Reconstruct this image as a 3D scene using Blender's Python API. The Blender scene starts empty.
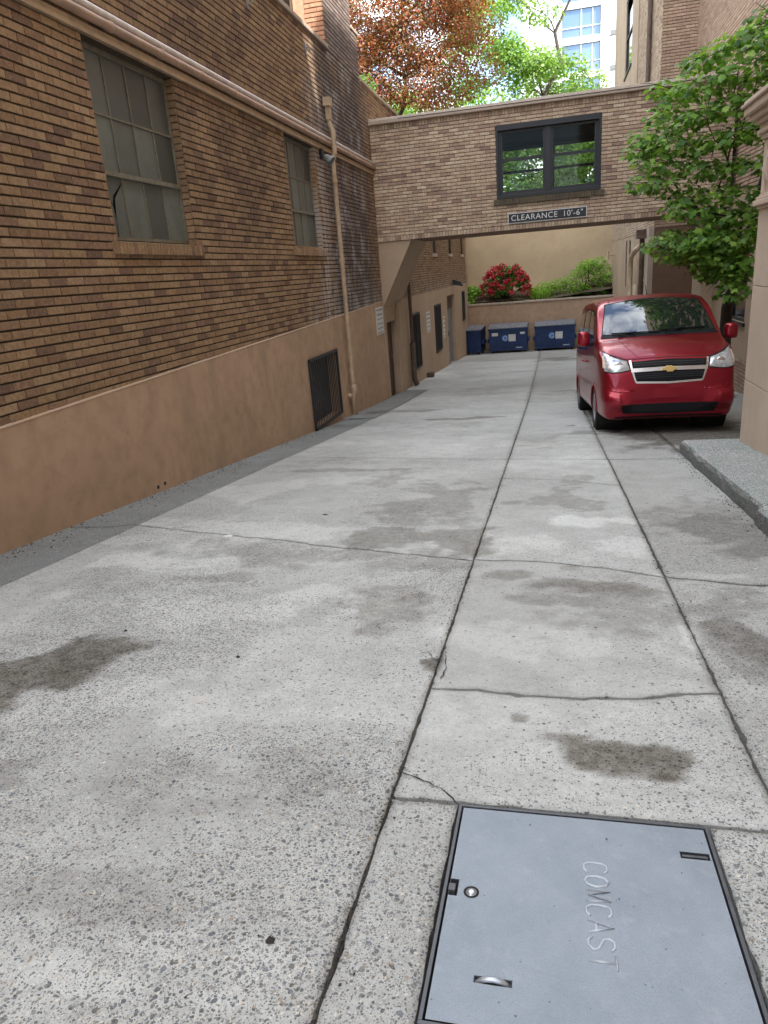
import bpy, bmesh, math, random
import numpy as np
from mathutils import Vector, Matrix
from mathutils.bvhtree import BVHTree
random.seed(7); rng = np.random.default_rng(7)
S = bpy.context.scene; COL = S.collection
PI = math.pi
# ------------------------------------------------------------------ camera
F = 705.0
def nrm(v): return v/np.linalg.norm(v)
dv = nrm(np.array([166., 250., F]))
up = -nrm(np.array([171., -(F*F+166*171)/250, F])); up = nrm(up-dv*(up@dv))
rt = np.cross(dv, up)
if rt[0] < 0: rt = -rt
R = np.array([rt, dv, up]); CH = 1.3; CP = np.array([0, 0, CH])
def at(x, y, Y):                       # picture point -> point on the plane Y = const
    r = R@np.array([x-384, 512-y, F]); t = Y/r[1]; return Vector(CP+r*t)
def gx(x, y, h=0.0):                   # picture point -> point on the sloping ground
    r = R@np.array([x-384, 512-y, F]); t = (h-CH)/(r[2]+.0985*r[1]); return CP+r*t
cam = bpy.data.cameras.new('camera'); co = bpy.data.objects.new('camera', cam); COL.objects.link(co)
M = Matrix.Identity(4)
for i in range(3):
    M[i][0] = R[i, 0]; M[i][1] = R[i, 1]; M[i][2] = -R[i, 2]; M[i][3] = CP[i]
co.matrix_world = M
cam.sensor_fit = 'VERTICAL'; cam.sensor_height = 24; cam.lens = 24*F/1024
cam.clip_start = .05; cam.clip_end = 3000; S.camera = co

def prof(Y):                           # height of the alley floor
    Y = np.asarray(Y, float)
    z = np.where(Y < 12, -.0985*Y, 0.)
    t = np.clip(Y-12, 0, 8); z = np.where(Y >= 12, -1.182-(.0985*t-.0385*t*t/16), z)
    return np.where(Y >= 20, z-.0585*(np.clip(Y, 20, 36.5)-20), z)
def gz(Y): return float(prof(Y))

# ------------------------------------------------------------------ mesh helpers
def tag(o, label=None, cat=None, group=None, kind=None):
    if label: o['label'] = label
    if cat: o['category'] = cat
    if group: o['group'] = group
    if kind: o['kind'] = kind
    return o
def empty(name, loc=(0, 0, 0), rz=0, label=None, cat=None, group=None):
    o = bpy.data.objects.new(name, None); COL.objects.link(o); o.location = loc; o.rotation_euler = (0, 0, rz)
    o.empty_display_size = .1
    return tag(o, label, cat, group)
class MB:
    def __init__(s): s.v = []; s.f = []; s.m = []; s.cm = 0
    def poly(s, pts):
        b = len(s.v); s.v += [tuple(p) for p in pts]; s.f.append(tuple(range(b, b+len(pts)))); s.m.append(s.cm)
    def hexa(s, p, skip=()):           # 8 points, bottom ring 0-3, top ring 4-7
        b = len(s.v); s.v += [tuple(q) for q in p]
        for k, f in enumerate(((0, 3, 2, 1), (4, 5, 6, 7), (0, 1, 5, 4), (1, 2, 6, 5), (2, 3, 7, 6), (3, 0, 4, 7))):
            if k not in skip: s.f.append(tuple(b+i for i in f)); s.m.append(s.cm)
    def box(s, x0, x1, y0, y1, z0, z1):
        if x1 < x0: x0, x1 = x1, x0
        if y1 < y0: y0, y1 = y1, y0
        if z1 < z0: z0, z1 = z1, z0
        s.hexa([(x0, y0, z0), (x1, y0, z0), (x1, y1, z0), (x0, y1, z0), (x0, y0, z1), (x1, y0, z1), (x1, y1, z1), (x0, y1, z1)])
    def tube(s, pts, r, n=10, cap=True):
        pts = [Vector(p) for p in pts]; rs = r if isinstance(r, (list, tuple)) else [r]*len(pts)
        b = len(s.v); prev = None
        for i, p in enumerate(pts):
            d = (pts[min(i+1, len(pts)-1)]-pts[max(i-1, 0)]).normalized()
            if prev is None: a = d.orthogonal().normalized()
            else:
                a = prev-d*prev.dot(d)
                a = a.normalized() if a.length > 1e-6 else d.orthogonal().normalized()
            prev = a; c = d.cross(a)
            for k in range(n):
                t = 2*PI*k/n; s.v.append(tuple(p+(a*math.cos(t)+c*math.sin(t))*rs[i]))
        for i in range(len(pts)-1):
            for k in range(n):
                s.f.append((b+i*n+k, b+i*n+(k+1) % n, b+(i+1)*n+(k+1) % n, b+(i+1)*n+k)); s.m.append(s.cm)
        if cap:
            s.f.append(tuple(b+k for k in reversed(range(n)))); s.m.append(s.cm)
            s.f.append(tuple(b+(len(pts)-1)*n+k for k in range(n))); s.m.append(s.cm)
    def prism(s, pts, off):            # polygon pts extruded by off
        off = Vector(off); n = len(pts); b = len(s.v)
        s.v += [tuple(p) for p in pts]+[tuple(Vector(p)+off) for p in pts]
        s.f.append(tuple(b+k for k in range(n))); s.m.append(s.cm)
        s.f.append(tuple(b+n+k for k in reversed(range(n)))); s.m.append(s.cm)
        for k in range(n): s.f.append((b+k, b+n+k, b+n+(k+1) % n, b+(k+1) % n)); s.m.append(s.cm)
    def lathe(s, c, axis, prof_, n=20):
        c = Vector(c); ax = Vector(axis).normalized(); a = ax.orthogonal().normalized(); q = ax.cross(a); b = len(s.v)
        for (h, r) in prof_:
            for k in range(n):
                t = 2*PI*k/n; s.v.append(tuple(c+ax*h+(a*math.cos(t)+q*math.sin(t))*r))
        for i in range(len(prof_)-1):
            for k in range(n):
                s.f.append((b+i*n+k, b+i*n+(k+1) % n, b+(i+1)*n+(k+1) % n, b+(i+1)*n+k)); s.m.append(s.cm)
    def build(s, name, mat, parent=None, smooth=False, bevel=0, fixn=True, subs=0):
        me = bpy.data.meshes.new(name); me.from_pydata(s.v, [], s.f); me.update()
        mats = mat if isinstance(mat, (list, tuple)) else [mat]
        for q in mats: me.materials.append(q)
        if len(mats) > 1: me.polygons.foreach_set('material_index', s.m)
        if fixn and len(s.f) < 60000:
            bm = bmesh.new(); bm.from_mesh(me); bmesh.ops.recalc_face_normals(bm, faces=bm.faces); bm.to_mesh(me); bm.free()
        if smooth: me.polygons.foreach_set('use_smooth', [True]*len(me.polygons))
        o = bpy.data.objects.new(name, me); COL.objects.link(o)
        if parent is not None: o.parent = parent
        if bevel:
            b = o.modifiers.new('bevel', 'BEVEL'); b.width = bevel; b.segments = 2; b.limit_method = 'ANGLE'
        return o
def inv(o, parent):                    # parent placed at a non-zero location: keep world coordinates
    o.parent = parent; o.matrix_parent_inverse = parent.matrix_basis.inverted(); return o

def fbm(x, y, sc, oct=4, seed=0):
    out = np.zeros_like(x, float); amp = 1; tot = 0
    for o in range(oct):
        X = x*sc*2**o+seed*17.3+o*5.1; Y = y*sc*2**o+seed*9.7+o*3.3
        xi = np.floor(X).astype(int); yi = np.floor(Y).astype(int); fx = X-xi; fy = Y-yi
        fx = fx*fx*(3-2*fx); fy = fy*fy*(3-2*fy)
        def h(a, b):
            n = (a*374761393+b*668265263+seed*1442695) & 0xffffffff
            n = ((n ^ (n >> 13))*1274126177) & 0xffffffff
            return ((n ^ (n >> 16)) & 0xffff)/65535.
        v = (h(xi, yi)*(1-fx)+h(xi+1, yi)*fx)*(1-fy)+(h(xi, yi+1)*(1-fx)+h(xi+1, yi+1)*fx)*fy
        out += amp*v; tot += amp; amp *= .5
    return out/tot

# ------------------------------------------------------------------ materials
class Mt:
    def __init__(s, name):
        s.m = bpy.data.materials.new(name); s.m.use_nodes = True; s.t = s.m.node_tree; s.b = s.t.nodes['Principled BSDF']
        s.geo = None; s.co = None
    def n(s, ty, ins=None, **kw):
        q = s.t.nodes.new(ty)
        for k, v in kw.items(): setattr(q, k, v)
        for k, v in (ins or {}).items():
            if isinstance(v, bpy.types.NodeSocket): s.t.links.new(v, q.inputs[k])
            else: q.inputs[k].default_value = v
        return q
    def pos(s):
        if not s.co: s.co = s.n('ShaderNodeNewGeometry').outputs['Position']
        return s.co
    def obj(s): return s.n('ShaderNodeTexCoord').outputs['Object']
    def isl(s): return s.n('ShaderNodeNewGeometry').outputs['Random Per Island']
    def noise(s, sc, det=4, rough=.55, vec=None, out='Fac', dist=0):
        return s.n('ShaderNodeTexNoise', {'Vector': vec or s.pos(), 'Scale': sc, 'Detail': det, 'Roughness': rough, 'Distortion': dist}).outputs[out]
    def vor(s, sc, vec=None, feature='F1', rnd=1.0):
        return s.n('ShaderNodeTexVoronoi', {'Vector': vec or s.pos(), 'Scale': sc, 'Randomness': rnd}, feature=feature)
    def ramp(s, fac, stops, interp='LINEAR'):
        q = s.n('ShaderNodeValToRGB', {'Fac': fac}); q.color_ramp.interpolation = interp; e = q.color_ramp.elements
        while len(e) < len(stops): e.new(.5)
        for k, (p, c) in enumerate(stops):
            e[k].position = p; e[k].color = (c, c, c, 1) if isinstance(c, (int, float)) else (*c, 1)
        return q.outputs['Color']
    def mp(s, v, a, b, c=0., d=1.): return s.n('ShaderNodeMapRange', {'Value': v, 'From Min': a, 'From Max': b, 'To Min': c, 'To Max': d}).outputs[0]
    def ma(s, op, a, b=0., c=0.): return s.n('ShaderNodeMath', {0: a, 1: b, 2: c}, operation=op).outputs[0]
    def mix(s, fac, a, b, mode='MIX'):
        q = s.n('ShaderNodeMix', data_type='RGBA', blend_type=mode)
        for i, v in ((0, fac), (6, a), (7, b)):
            if isinstance(v, bpy.types.NodeSocket): s.t.links.new(v, q.inputs[i])
            else: q.inputs[i].default_value = v if i == 0 else (*v, 1)
        return q.outputs[2]
    def attr(s, name): return s.n('ShaderNodeAttribute', attribute_name=name).outputs['Fac']
    def sep(s, v=None): q = s.n('ShaderNodeSeparateXYZ', {0: v or s.pos()}); return q.outputs
    def bump(s, h, dist=.01, st=1., nrm_=None):
        d = {'Height': h, 'Distance': dist, 'Strength': st}
        if nrm_: d['Normal'] = nrm_
        o = s.n('ShaderNodeBump', d).outputs[0]; s.t.links.new(o, s.b.inputs['Normal']); return o
    def set(s, **kw):
        for k, v in kw.items():
            k = {'col': 'Base Color', 'rough': 'Roughness', 'metal': 'Metallic', 'coat': 'Coat Weight', 'spec': 'Specular IOR Level', 'trans': 'Transmission Weight'}.get(k, k)
            if isinstance(v, bpy.types.NodeSocket): s.t.links.new(v, s.b.inputs[k])
            else: s.b.inputs[k].default_value = (*v, 1) if isinstance(v, tuple) else v
        return s.m

def brick_mat(name, cols, soot=.25, white=False, sc=1.):
    cols = [(a*1.25, b*1.28, c*1.33) for a, b, c in cols]
    m = Mt(name); p = m.pos(); r = m.isl()
    c = m.ramp(r, [(i/(len(cols)-1), q) for i, q in enumerate(cols)])
    big = m.noise(.55, 5, .6); mid = m.noise(9, 5, .65); fine = m.noise(140, 3, .7)
    c = m.mix(m.mp(big, .42, .68, 0, soot), c, (.085, .06, .048))
    c = m.mix(m.mp(m.noise(30, 5, .75), .42, .60, 0, .62), c, m.mix(.6, c, (.06, .035, .022)))
    c = m.mix(m.mp(m.noise(48, 4, .8), .55, .70, 0, .45), c, (.50, .40, .27))
    c = m.mix(m.mp(mid, .35, .75, 0, .3), c, m.mix(.5, c, (.03, .022, .018)))
    c = m.mix(m.mp(fine, .5, .8, 0, .25), c, (.5, .42, .32))
    if white:                          # lime bloom and soot washed down beside the drainpipe and the small window
        x, y, z = m.sep()[0:3]
        w1 = m.ma('MULTIPLY', m.mp(y, 12.55, 12.95), m.mp(y, 14.1, 13.5))
        streak = m.noise(1, 5, .7, m.n('ShaderNodeVectorMath', {0: p, 1: (1., 5., 1.1)}, operation='MULTIPLY').outputs[0])
        lo = m.ma('MULTIPLY', w1, m.mp(streak, .42, .62)); dn = m.ma('MULTIPLY', lo, m.mp(z, 4.9, 4.2))
        c = m.mix(m.ma('MULTIPLY', dn, .8), c, (.46, .44, .42))
        w2 = m.ma('MULTIPLY', m.mp(y, 13.2, 14.0), m.mp(y, 17.6, 16.4))
        c = m.mix(m.ma('MULTIPLY', m.ma('MULTIPLY', w2, m.mp(streak, .3, .5)), .8), c, (.085, .075, .08))
        c = m.mix(m.ma('MULTIPLY', m.ma('MULTIPLY', w2, m.mp(m.noise(1.8, 6, .7), .5, .62)), .5), c, (.42, .40, .39))
        w3 = m.ma('MULTIPLY', m.mp(y, 7.2, 8.2), m.mp(y, 11.6, 10.0)); w3 = m.ma('MULTIPLY', m.ma('MULTIPLY', w3, m.mp(z, 1.3, 2.6)), m.mp(m.noise(1.3, 6, .7), .4, .6))
        c = m.mix(m.ma('MULTIPLY', w3, .42), c, (.06, .04, .035))
        b = m.ma('MULTIPLY', m.mp(z, 1.4, .6), m.ma('MULTIPLY', m.mp(y, 11.2, 12.2), m.mp(streak, .45, .6)))
        c = m.mix(m.ma('MULTIPLY', b, .6), c, (.40, .38, .36))
    m.bump(m.ma('ADD', m.ma('MULTIPLY', mid, .6), m.ma('MULTIPLY', fine, .5)), .004, .8)
    return m.set(col=c, rough=.88, spec=.25)
M_BRICK = brick_mat('brown_rug_brick', [(.27, .165, .082), (.20, .115, .065), (.30, .19, .098), (.255, .155, .08), (.33, .215, .12), (.28, .175, .088), (.13, .075, .05), (.24, .14, .085), (.29, .185, .095), (.31, .20, .105)], .18, True)
M_BRICKG = brick_mat('weathered_grey_brick', [(.17, .135, .12), (.22, .18, .16), (.13, .105, .10), (.20, .15, .125), (.26, .22, .20)], .2)
M_BRICK2 = brick_mat('mixed_tan_brick', [(.50, .37, .245), (.44, .31, .20), (.55, .42, .28), (.24, .155, .115), (.48, .36, .24), (.57, .45, .31), (.40, .27, .18), (.52, .39, .26), (.46, .34, .22), (.30, .20, .15)], .12)
M_BRICK3 = brick_mat('tan_red_brick', [(.42, .28, .19), (.36, .23, .155), (.46, .32, .22), (.30, .19, .13), (.44, .30, .20)], .15)
def mortar(name, c):
    m = Mt(name); f = m.noise(60, 4, .7); m.bump(f, .003, .6); return m.set(col=m.mix(f, tuple(q*.75 for q in c), tuple(q*1.25 for q in c)), rough=.95, spec=.1)
M_MORT = mortar('bed_joint', (.085, .067, .050)); M_HEAD = mortar('head_joint', (.20, .16, .115)); M_MORTL = mortar('pale_joint', (.17, .13, .10))
def plaster(name, c, dirt=.5, drip=True):
    c = (c[0]*.99, c[1]*1.0, c[2]*1.03)
    m = Mt(name); p = m.pos(); big = m.noise(.8, 6, .6); mid = m.noise(5, 6, .6); f = m.noise(90, 3, .6)
    s = m.noise(1, 6, .65, m.n('ShaderNodeVectorMath', {0: p, 1: (2.2, 2.2, .35)}, operation='MULTIPLY').outputs[0])
    cc = m.mix(m.mp(big, .3, .7), tuple(q*.86 for q in c), tuple(q*1.1 for q in c))
    cc = m.mix(m.mp(mid, .45, .75, 0, dirt*.45), cc, tuple(q*.50 for q in c))
    cc = m.mix(m.mp(s, .55, .75, 0, dirt*.6), cc, tuple(q*.6+.02 for q in c))
    cr = m.vor(.9, m.n('ShaderNodeVectorMath', {0: p, 1: m.noise(2.5, 5, .6, out='Color')}, operation='ADD').outputs[0], 'DISTANCE_TO_EDGE').outputs['Distance']
    cc = m.mix(m.mp(cr, .004, 0, 0, .5 if dirt > .3 else .12), cc, tuple(q*.4 for q in c))
    m.bump(m.ma('ADD', m.ma('MULTIPLY', mid, .7), m.ma('MULTIPLY', f, .15)), .012, .55)
    return m.set(col=cc, rough=.82, spec=.2)
M_PLAS = plaster('tan_plaster', (.45, .31, .20), .95); M_CREAM = plaster('cream_render', (.56, .42, .255), .25); M_PLASL = plaster('pale_tan_plaster', (.42, .31, .21), .3)
M_STONE = plaster('cast_stone', (.60, .475, .36), .3); M_COP = plaster('coping_stone', (.45, .36, .28), .6)
def simple(name, c, rough=.5, metal=0., var=.25, sc=12, bump=.0, **kw):
    m = Mt(name); o = m.obj(); f = m.noise(sc, 5, .6, o)
    cc = m.mix(m.mp(f, .3, .7), tuple(q*(1-var) for q in c), tuple(min(1, q*(1+var)) for q in c))
    if bump: m.bump(m.noise(sc*4, 4, .6, o), bump, .6)
    return m.set(col=cc, rough=m.mp(f, .3, .7, rough*.85, min(1, rough*1.15)), metal=metal, **kw)
M_PIPE = simple('painted_pipe', (.42, .31, .20), .55, var=.2, sc=6, bump=.001)
M_COPPER = simple('brown_pipe', (.40, .27, .19), .5, var=.25, sc=4)
M_WHITE = simple('weathered_white_paint', (.66, .60, .55), .5, var=.15)
M_FRAME = simple('olive_steel_sash', (.17, .155, .115), .6, var=.3, sc=20)
M_BLACK = simple('black_iron', (.02, .02, .022), .5, var=.4, sc=20)
M_DARK = simple('dark_void', (.012, .011, .010), .9)
M_DKWIN = simple('charcoal_paint', (.012, .013, .015), .45, var=.2)
M_RUST = simple('rusty_brown_pipe', (.10, .065, .045), .7, var=.5, sc=8, bump=.002)
M_DOORB = simple('brown_door', (.075, .045, .028), .6, var=.2)
M_GREYD = simple('grey_metal_door', (.16, .17, .175), .5, var=.2)
M_SIGNW = simple('white_sign', (.62, .62, .60), .5, var=.08)
M_INK = simple('sign_ink', (.14, .14, .15), .6)
M_SOIL = simple('leaf_litter_soil', (.085, .06, .035), .95, var=.5, sc=9, bump=.02)
M_BARK = simple('bark', (.055, .042, .032), .9, var=.4, sc=18, bump=.01)
M_BARKL = simple('grey_bark', (.09, .07, .055), .9, var=.4, sc=12, bump=.01)
def pane(name, c1, c2, rough=.35):
    m = Mt(name); r = m.isl(); f = m.noise(7, 4, .6); v = m.noise(160, 2, .5)
    cc = m.mix(r, c1, c2); cc = m.mix(m.mp(f, .4, .7, 0, .3), cc, (.04, .045, .045)); m.bump(v, .002, .35)
    return m.set(col=cc, rough=rough, spec=.5)
M_FROST = pane('frosted_wired_glass', (.045, .052, .047), (.15, .17, .15), .28)
M_GLDK = Mt('dark_glass').set(col=(.012, .014, .016), rough=.04, spec=.7)
def clear_glass():
    m = Mt('clear_glass'); t = m.t
    g = m.n('ShaderNodeBsdfGlossy', {'Roughness': .02, 'Color': (.9, .95, 1, 1)}); tr = m.n('ShaderNodeBsdfTransparent', {'Color': (.95, .97, .95, 1)})
    mx = m.n('ShaderNodeMixShader', {0: m.n('ShaderNodeFresnel', {'IOR': 1.13}).outputs[0], 1: tr.outputs[0], 2: g.outputs[0]})
    t.links.new(mx.outputs[0], t.nodes['Material Output'].inputs[0]); return m.m
M_CLEAR = clear_glass()

def concrete(name, base, aggk=1., tint=(1, 1, 1)):
    m = Mt(name); p = m.pos()
    fr = m.noise(7, 9, .72); fr2 = m.noise(5, 9, .7)
    st = m.attr('stain_shade'); st = m.ma('MULTIPLY', st, m.mp(m.ma('ADD', fr, m.ma('MULTIPLY', st, .45)), .50, .66)); pal = m.attr('pale'); pal = m.ma('MULTIPLY', pal, m.mp(m.ma('ADD', fr2, m.ma('MULTIPLY', pal, .35)), .50, .64)); agg = m.attr('agg'); sl = m.attr('slab')
    big = m.noise(.9, 7, .62); mid = m.noise(4.5, 8, .66); fi = m.noise(70, 4, .7); vf = m.noise(330, 3, .7)
    c = m.mix(m.mp(big, .3, .7), tuple(base*.80*t for t in tint), tuple(base*1.12*t for t in tint))
    c = m.mix(m.mp(mid, .42, .70, 0, .5), c, tuple(base*.62*t for t in (tint[0]*.99, tint[1]*.98, tint[2]*.95)))
    c = m.mix(m.ma('MULTIPLY', pal, .85), c, tuple(base*1.42*t for t in tint))
    c = m.mix(m.ma('MULTIPLY', sl, .95), c, tuple(base*.52*t for t in (1.0, .965, .90)))
    c = m.mix(m.mp(fi, .45, .8, 0, .42), c, tuple(base*.42*t for t in tint))
    c = m.mix(m.mp(m.noise(26, 7, .75), .50, .68, 0, .38), c, tuple(base*.45*t for t in tint))
    c = m.mix(m.mp(vf, .55, .70, 0, .65), c, tuple(base*.30*t for t in tint))
    c = m.mix(m.mp(m.noise(210, 2, .6), .60, .75, 0, .5), c, tuple(base*1.7*t for t in tint))
    hs = []
    warp = m.n('ShaderNodeVectorMath', {0: p, 1: m.n('ShaderNodeVectorMath', {0: m.noise(38, 2, out='Color'), 1: (.014, .014, .014)}, operation='MULTIPLY').outputs[0]}, operation='ADD').outputs[0]
    for sc, k, rr in ((58, .42, .42), (105, .80, .46), (190, .95, .46)):
        v = m.vor(sc, warp); d = v.outputs['Distance']; cr = m.n('ShaderNodeSeparateColor', {0: v.outputs['Color']}).outputs
        cov = m.ma('MULTIPLY', agg, k*aggk)
        on = m.ma('LESS_THAN', cr[0], cov); rad = m.mp(cr[1], 0, 1, .22, rr)
        inside = m.mp(m.ma('SUBTRACT', rad, d), -.01, .03); msk = m.ma('MULTIPLY', on, inside)
        pc = m.ramp(cr[2], [(0, (.075, .085, .10)), (.22, (.16, .165, .17)), (.42, (.11, .10, .085)), (.58, (.22, .215, .205)), (.74, (.14, .155, .18)), (.84, (.31, .25, .18)), (.92, (.62, .58, .50))], 'CONSTANT')
        c = m.mix(m.ma('MULTIPLY', msk, .82), c, pc); hs.append(m.ma('MULTIPLY', msk, 1.3/sc*20))
    c = m.mix(m.ma('MULTIPLY', st, m.mp(m.noise(16, 6, .75), .3, .7, .55, 1.1)), c, m.mix(1., c, (.22, .19, .145), 'MULTIPLY'))
    h = m.ma('ADD', m.ma('ADD', hs[0], hs[1]), m.ma('ADD', m.ma('MULTIPLY', fi, .55), m.ma('MULTIPLY', vf, .35)))
    m.bump(h, .0035, .75)
    return m.set(col=c, rough=m.mp(mid, .3, .7, .78, .95), spec=.25)
M_CONC = concrete('worn_concrete', .52, 1., (.985, 1., .955))
M_GUT = concrete('grey_green_aggregate', .28, 1.6, (.93, 1.0, .97))
def granite():
    m = Mt('mossy_granite'); f = m.noise(75, 3, .8); v = m.vor(90).outputs['Color']; b = m.noise(3, 5, .6)
    c = m.ramp(f, [(.36, (.06, .06, .06)), (.46, (.28, .28, .275)), (.54, (.45, .45, .44)), (.66, (.75, .75, .73))])
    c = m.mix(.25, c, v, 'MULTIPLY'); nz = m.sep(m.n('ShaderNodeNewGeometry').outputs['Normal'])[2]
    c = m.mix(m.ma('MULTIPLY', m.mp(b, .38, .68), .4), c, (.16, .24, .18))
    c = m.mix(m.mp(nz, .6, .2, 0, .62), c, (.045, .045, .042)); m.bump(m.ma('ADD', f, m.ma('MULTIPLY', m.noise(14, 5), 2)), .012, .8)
    return m.set(col=c, rough=.85)
M_GRAN = granite()
def leafm(name, cols, tr=.35, rough=.45):
    m = Mt(name); c = m.ramp(m.isl(), [(i/(len(cols)-1), q) for i, q in enumerate(cols)])
    d = m.b; m.set(col=c, rough=rough, spec=.35)
    t = m.n('ShaderNodeBsdfTranslucent', {'Color': m.mix(1., c, (1.5, 1.5, .7), 'MULTIPLY')})
    mx = m.n('ShaderNodeMixShader', {0: tr, 1: d.outputs[0], 2: t.outputs[0]})
    m.t.links.new(mx.outputs[0], m.t.nodes['Material Output'].inputs[0]); return m.m
L_MAPLE = leafm('maple_leaf', [(.05, .12, .02), (.12, .25, .04), (.22, .40, .07), (.07, .16, .03), (.36, .55, .12)], .45)
L_RED = leafm('copper_leaf', [(.36, .08, .045), (.24, .10, .04), (.12, .13, .035), (.42, .14, .09), (.26, .06, .035), (.14, .16, .045), (.38, .11, .06)], .4)
L_LIME = leafm('lime_leaf', [(.13, .25, .045), (.19, .32, .06), (.09, .19, .035), (.25, .38, .09), (.16, .27, .05)], .45)
L_MID = leafm('hedge_leaf', [(.06, .16, .03), (.10, .24, .04), (.14, .30, .05)], .35)
L_YEL = leafm('fresh_shrub_leaf', [(.28, .46, .06), (.19, .36, .05), (.38, .56, .11), (.11, .24, .04)], .45)
L_FLOW = leafm('red_blossom', [(.46, .014, .035), (.36, .010, .03), (.60, .05, .08), (.42, .02, .05)], .25)

# ------------------------------------------------------------------ brick walls laid brick by brick
def holes_cells(u0, u1, v0, v1, holes):
    us = sorted({u0, u1, *[min(max(h[i], u0), u1) for h in holes for i in (0, 1)]}); vs = sorted({v0, v1, *[min(max(h[i], v0), v1) for h in holes for i in (2, 3)]})
    for a, b in zip(us, us[1:]):
        for c, d in zip(vs, vs[1:]):
            mu, mv = (a+b)/2, (c+d)/2
            if b-a > 1e-5 and d-c > 1e-5 and not any(h[0] < mu < h[1] and h[2] < mv < h[3] for h in holes): yield a, b, c, d
def wall_panel(mb, O, U, N, u0, u1, v0, v1, holes=(), off=0.):
    O = Vector(O)+Vector(N)*off; U = Vector(U); Z = Vector((0, 0, 1))
    for a, b, c, d in holes_cells(u0, u1, v0, v1, holes):
        mb.poly([O+U*a+Z*c, O+U*b+Z*c, O+U*b+Z*d, O+U*a+Z*d])
def brick_panel(mb, O, U, N, u0, u1, v0, v1, holes=(), L=.23, H=.0745, bed=.0155, head=.009, proud=.015, strip=.0075, top=None):
    """bricks (material 0), head joint strips (1), mortar bed behind (2)"""
    O = Vector(O); U = Vector(U); N = Vector(N); Z = Vector((0, 0, 1))
    mb.cm = 2; wall_panel(mb, O, U, N, u0, u1, v0, v1, holes)
    nrow = int(round((v1-v0)/H)); H = (v1-v0)/nrow
    for r in range(nrow):
        za = v0+r*H+bed/2; zb = v0+(r+1)*H-bed/2; zm = (za+zb)/2
        hs = sorted([(h[0], h[1]) for h in holes if h[2] < zm < h[3]])
        spans = []; c = u0
        for a, b in hs:
            if a > c: spans.append((c, a))
            c = max(c, b)
        if c < u1: spans.append((c, u1))
        for a, b in spans:
            mb.cm = 1; p = strip
            q = [O+U*a+Z*za, O+U*b+Z*za, O+U*b+Z*zb, O+U*a+Z*zb]
            mb.poly([x+N*p for x in q]); mb.poly([q[0], q[1], q[1]+N*p, q[0]+N*p]); mb.poly([q[3], q[3]+N*p, q[2]+N*p, q[2]])
            mb.cm = 0
            k0 = math.floor((a-u0)/L)-1; sh = (L/2 if r % 2 else 0)+random.uniform(-.004, .004)
            k = k0
            while True:
                s0 = u0+k*L+sh+head/2; s1 = s0+L-head; k += 1
                if s0 >= b: break
                s0 = max(s0, a); s1 = min(s1, b)
                if s1-s0 < .02: continue
                pr = proud+random.uniform(-.002, .003); j = random.uniform(-.0015, .0015); j2 = random.uniform(-.0015, .0015)
                A = O+U*s0+Z*(za+j); B = O+U*s1+Z*(za+j2); C = O+U*s1+Z*(zb+j2); D = O+U*s0+Z*(zb+j)
                b0 = len(mb.v)
                e = .0025; ze = Z*e; ue = U*e
                mb.v += [tuple(x) for x in (A, B, C, D, A+N*(pr-e), B+N*(pr-e), C+N*(pr-e), D+N*(pr-e), A+N*pr+ze+ue, B+N*pr+ze-ue, C+N*pr-ze-ue, D+N*pr-ze+ue)]
                for f in ((8, 9, 10, 11), (4, 5, 9, 8), (5, 6, 10, 9), (6, 7, 11, 10), (7, 4, 8, 11), (0, 1, 5, 4), (1, 2, 6, 5), (2, 3, 7, 6), (3, 0, 4, 7)):
                    mb.f.append(tuple(b0+i for i in f)); mb.m.append(0)
def soldier(mb, O, U, N, u0, u1, z0, z1, w=.068, proud=.02):
    O = Vector(O); U = Vector(U); N = Vector(N); Z = Vector((0, 0, 1)); n = max(1, int((u1-u0)/w)); w = (u1-u0)/n
    for k in range(n):
        a = u0+k*w+.005; b = u0+(k+1)*w-.005; pr = proud+random.uniform(-.003, .003)
        P = [O+U*a+Z*z0, O+U*b+Z*z0, O+U*b+Z*z1, O+U*a+Z*z1]
        mb.hexa([*P, *[x+N*pr for x in P]])
BM3 = [M_BRICK, M_HEAD, M_MORT]
YV = (0, 1, 0); XV = (1, 0, 0); PX = (1, 0, 0); NX = (-1, 0, 0); NY = (0, -1, 0)

# ------------------------------------------------------------------ ground, slabs, gutter
def ground():
    ys = [-400, -60, -20, -8]+list(np.arange(-6, 37.1, 1.0))+[60, 120, 400, 1500]
    xs = [-900, -200, -60, -12, -5, 0, 5, 12, 60, 200, 900]; v = []; f = []
    for y in ys:
        for x in xs: v.append((x, y, gz(max(y, -8))-.062))
    n = len(xs)
    for j in range(len(ys)-1):
        for i in range(n-1): f.append((j*n+i, j*n+i+1, (j+1)*n+i+1, (j+1)*n+i))
    mb = MB(); mb.v = v; mb.f = f; mb.m = [0]*len(f)
    m = Mt('dark_joint_dirt'); fz = m.noise(25, 4); m.bump(fz, .01)
    tag(mb.build('ground', m.set(col=m.mix(fz, (.018, .016, .013), (.05, .045, .035)), rough=.95)), kind='structure')
ground()
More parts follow.
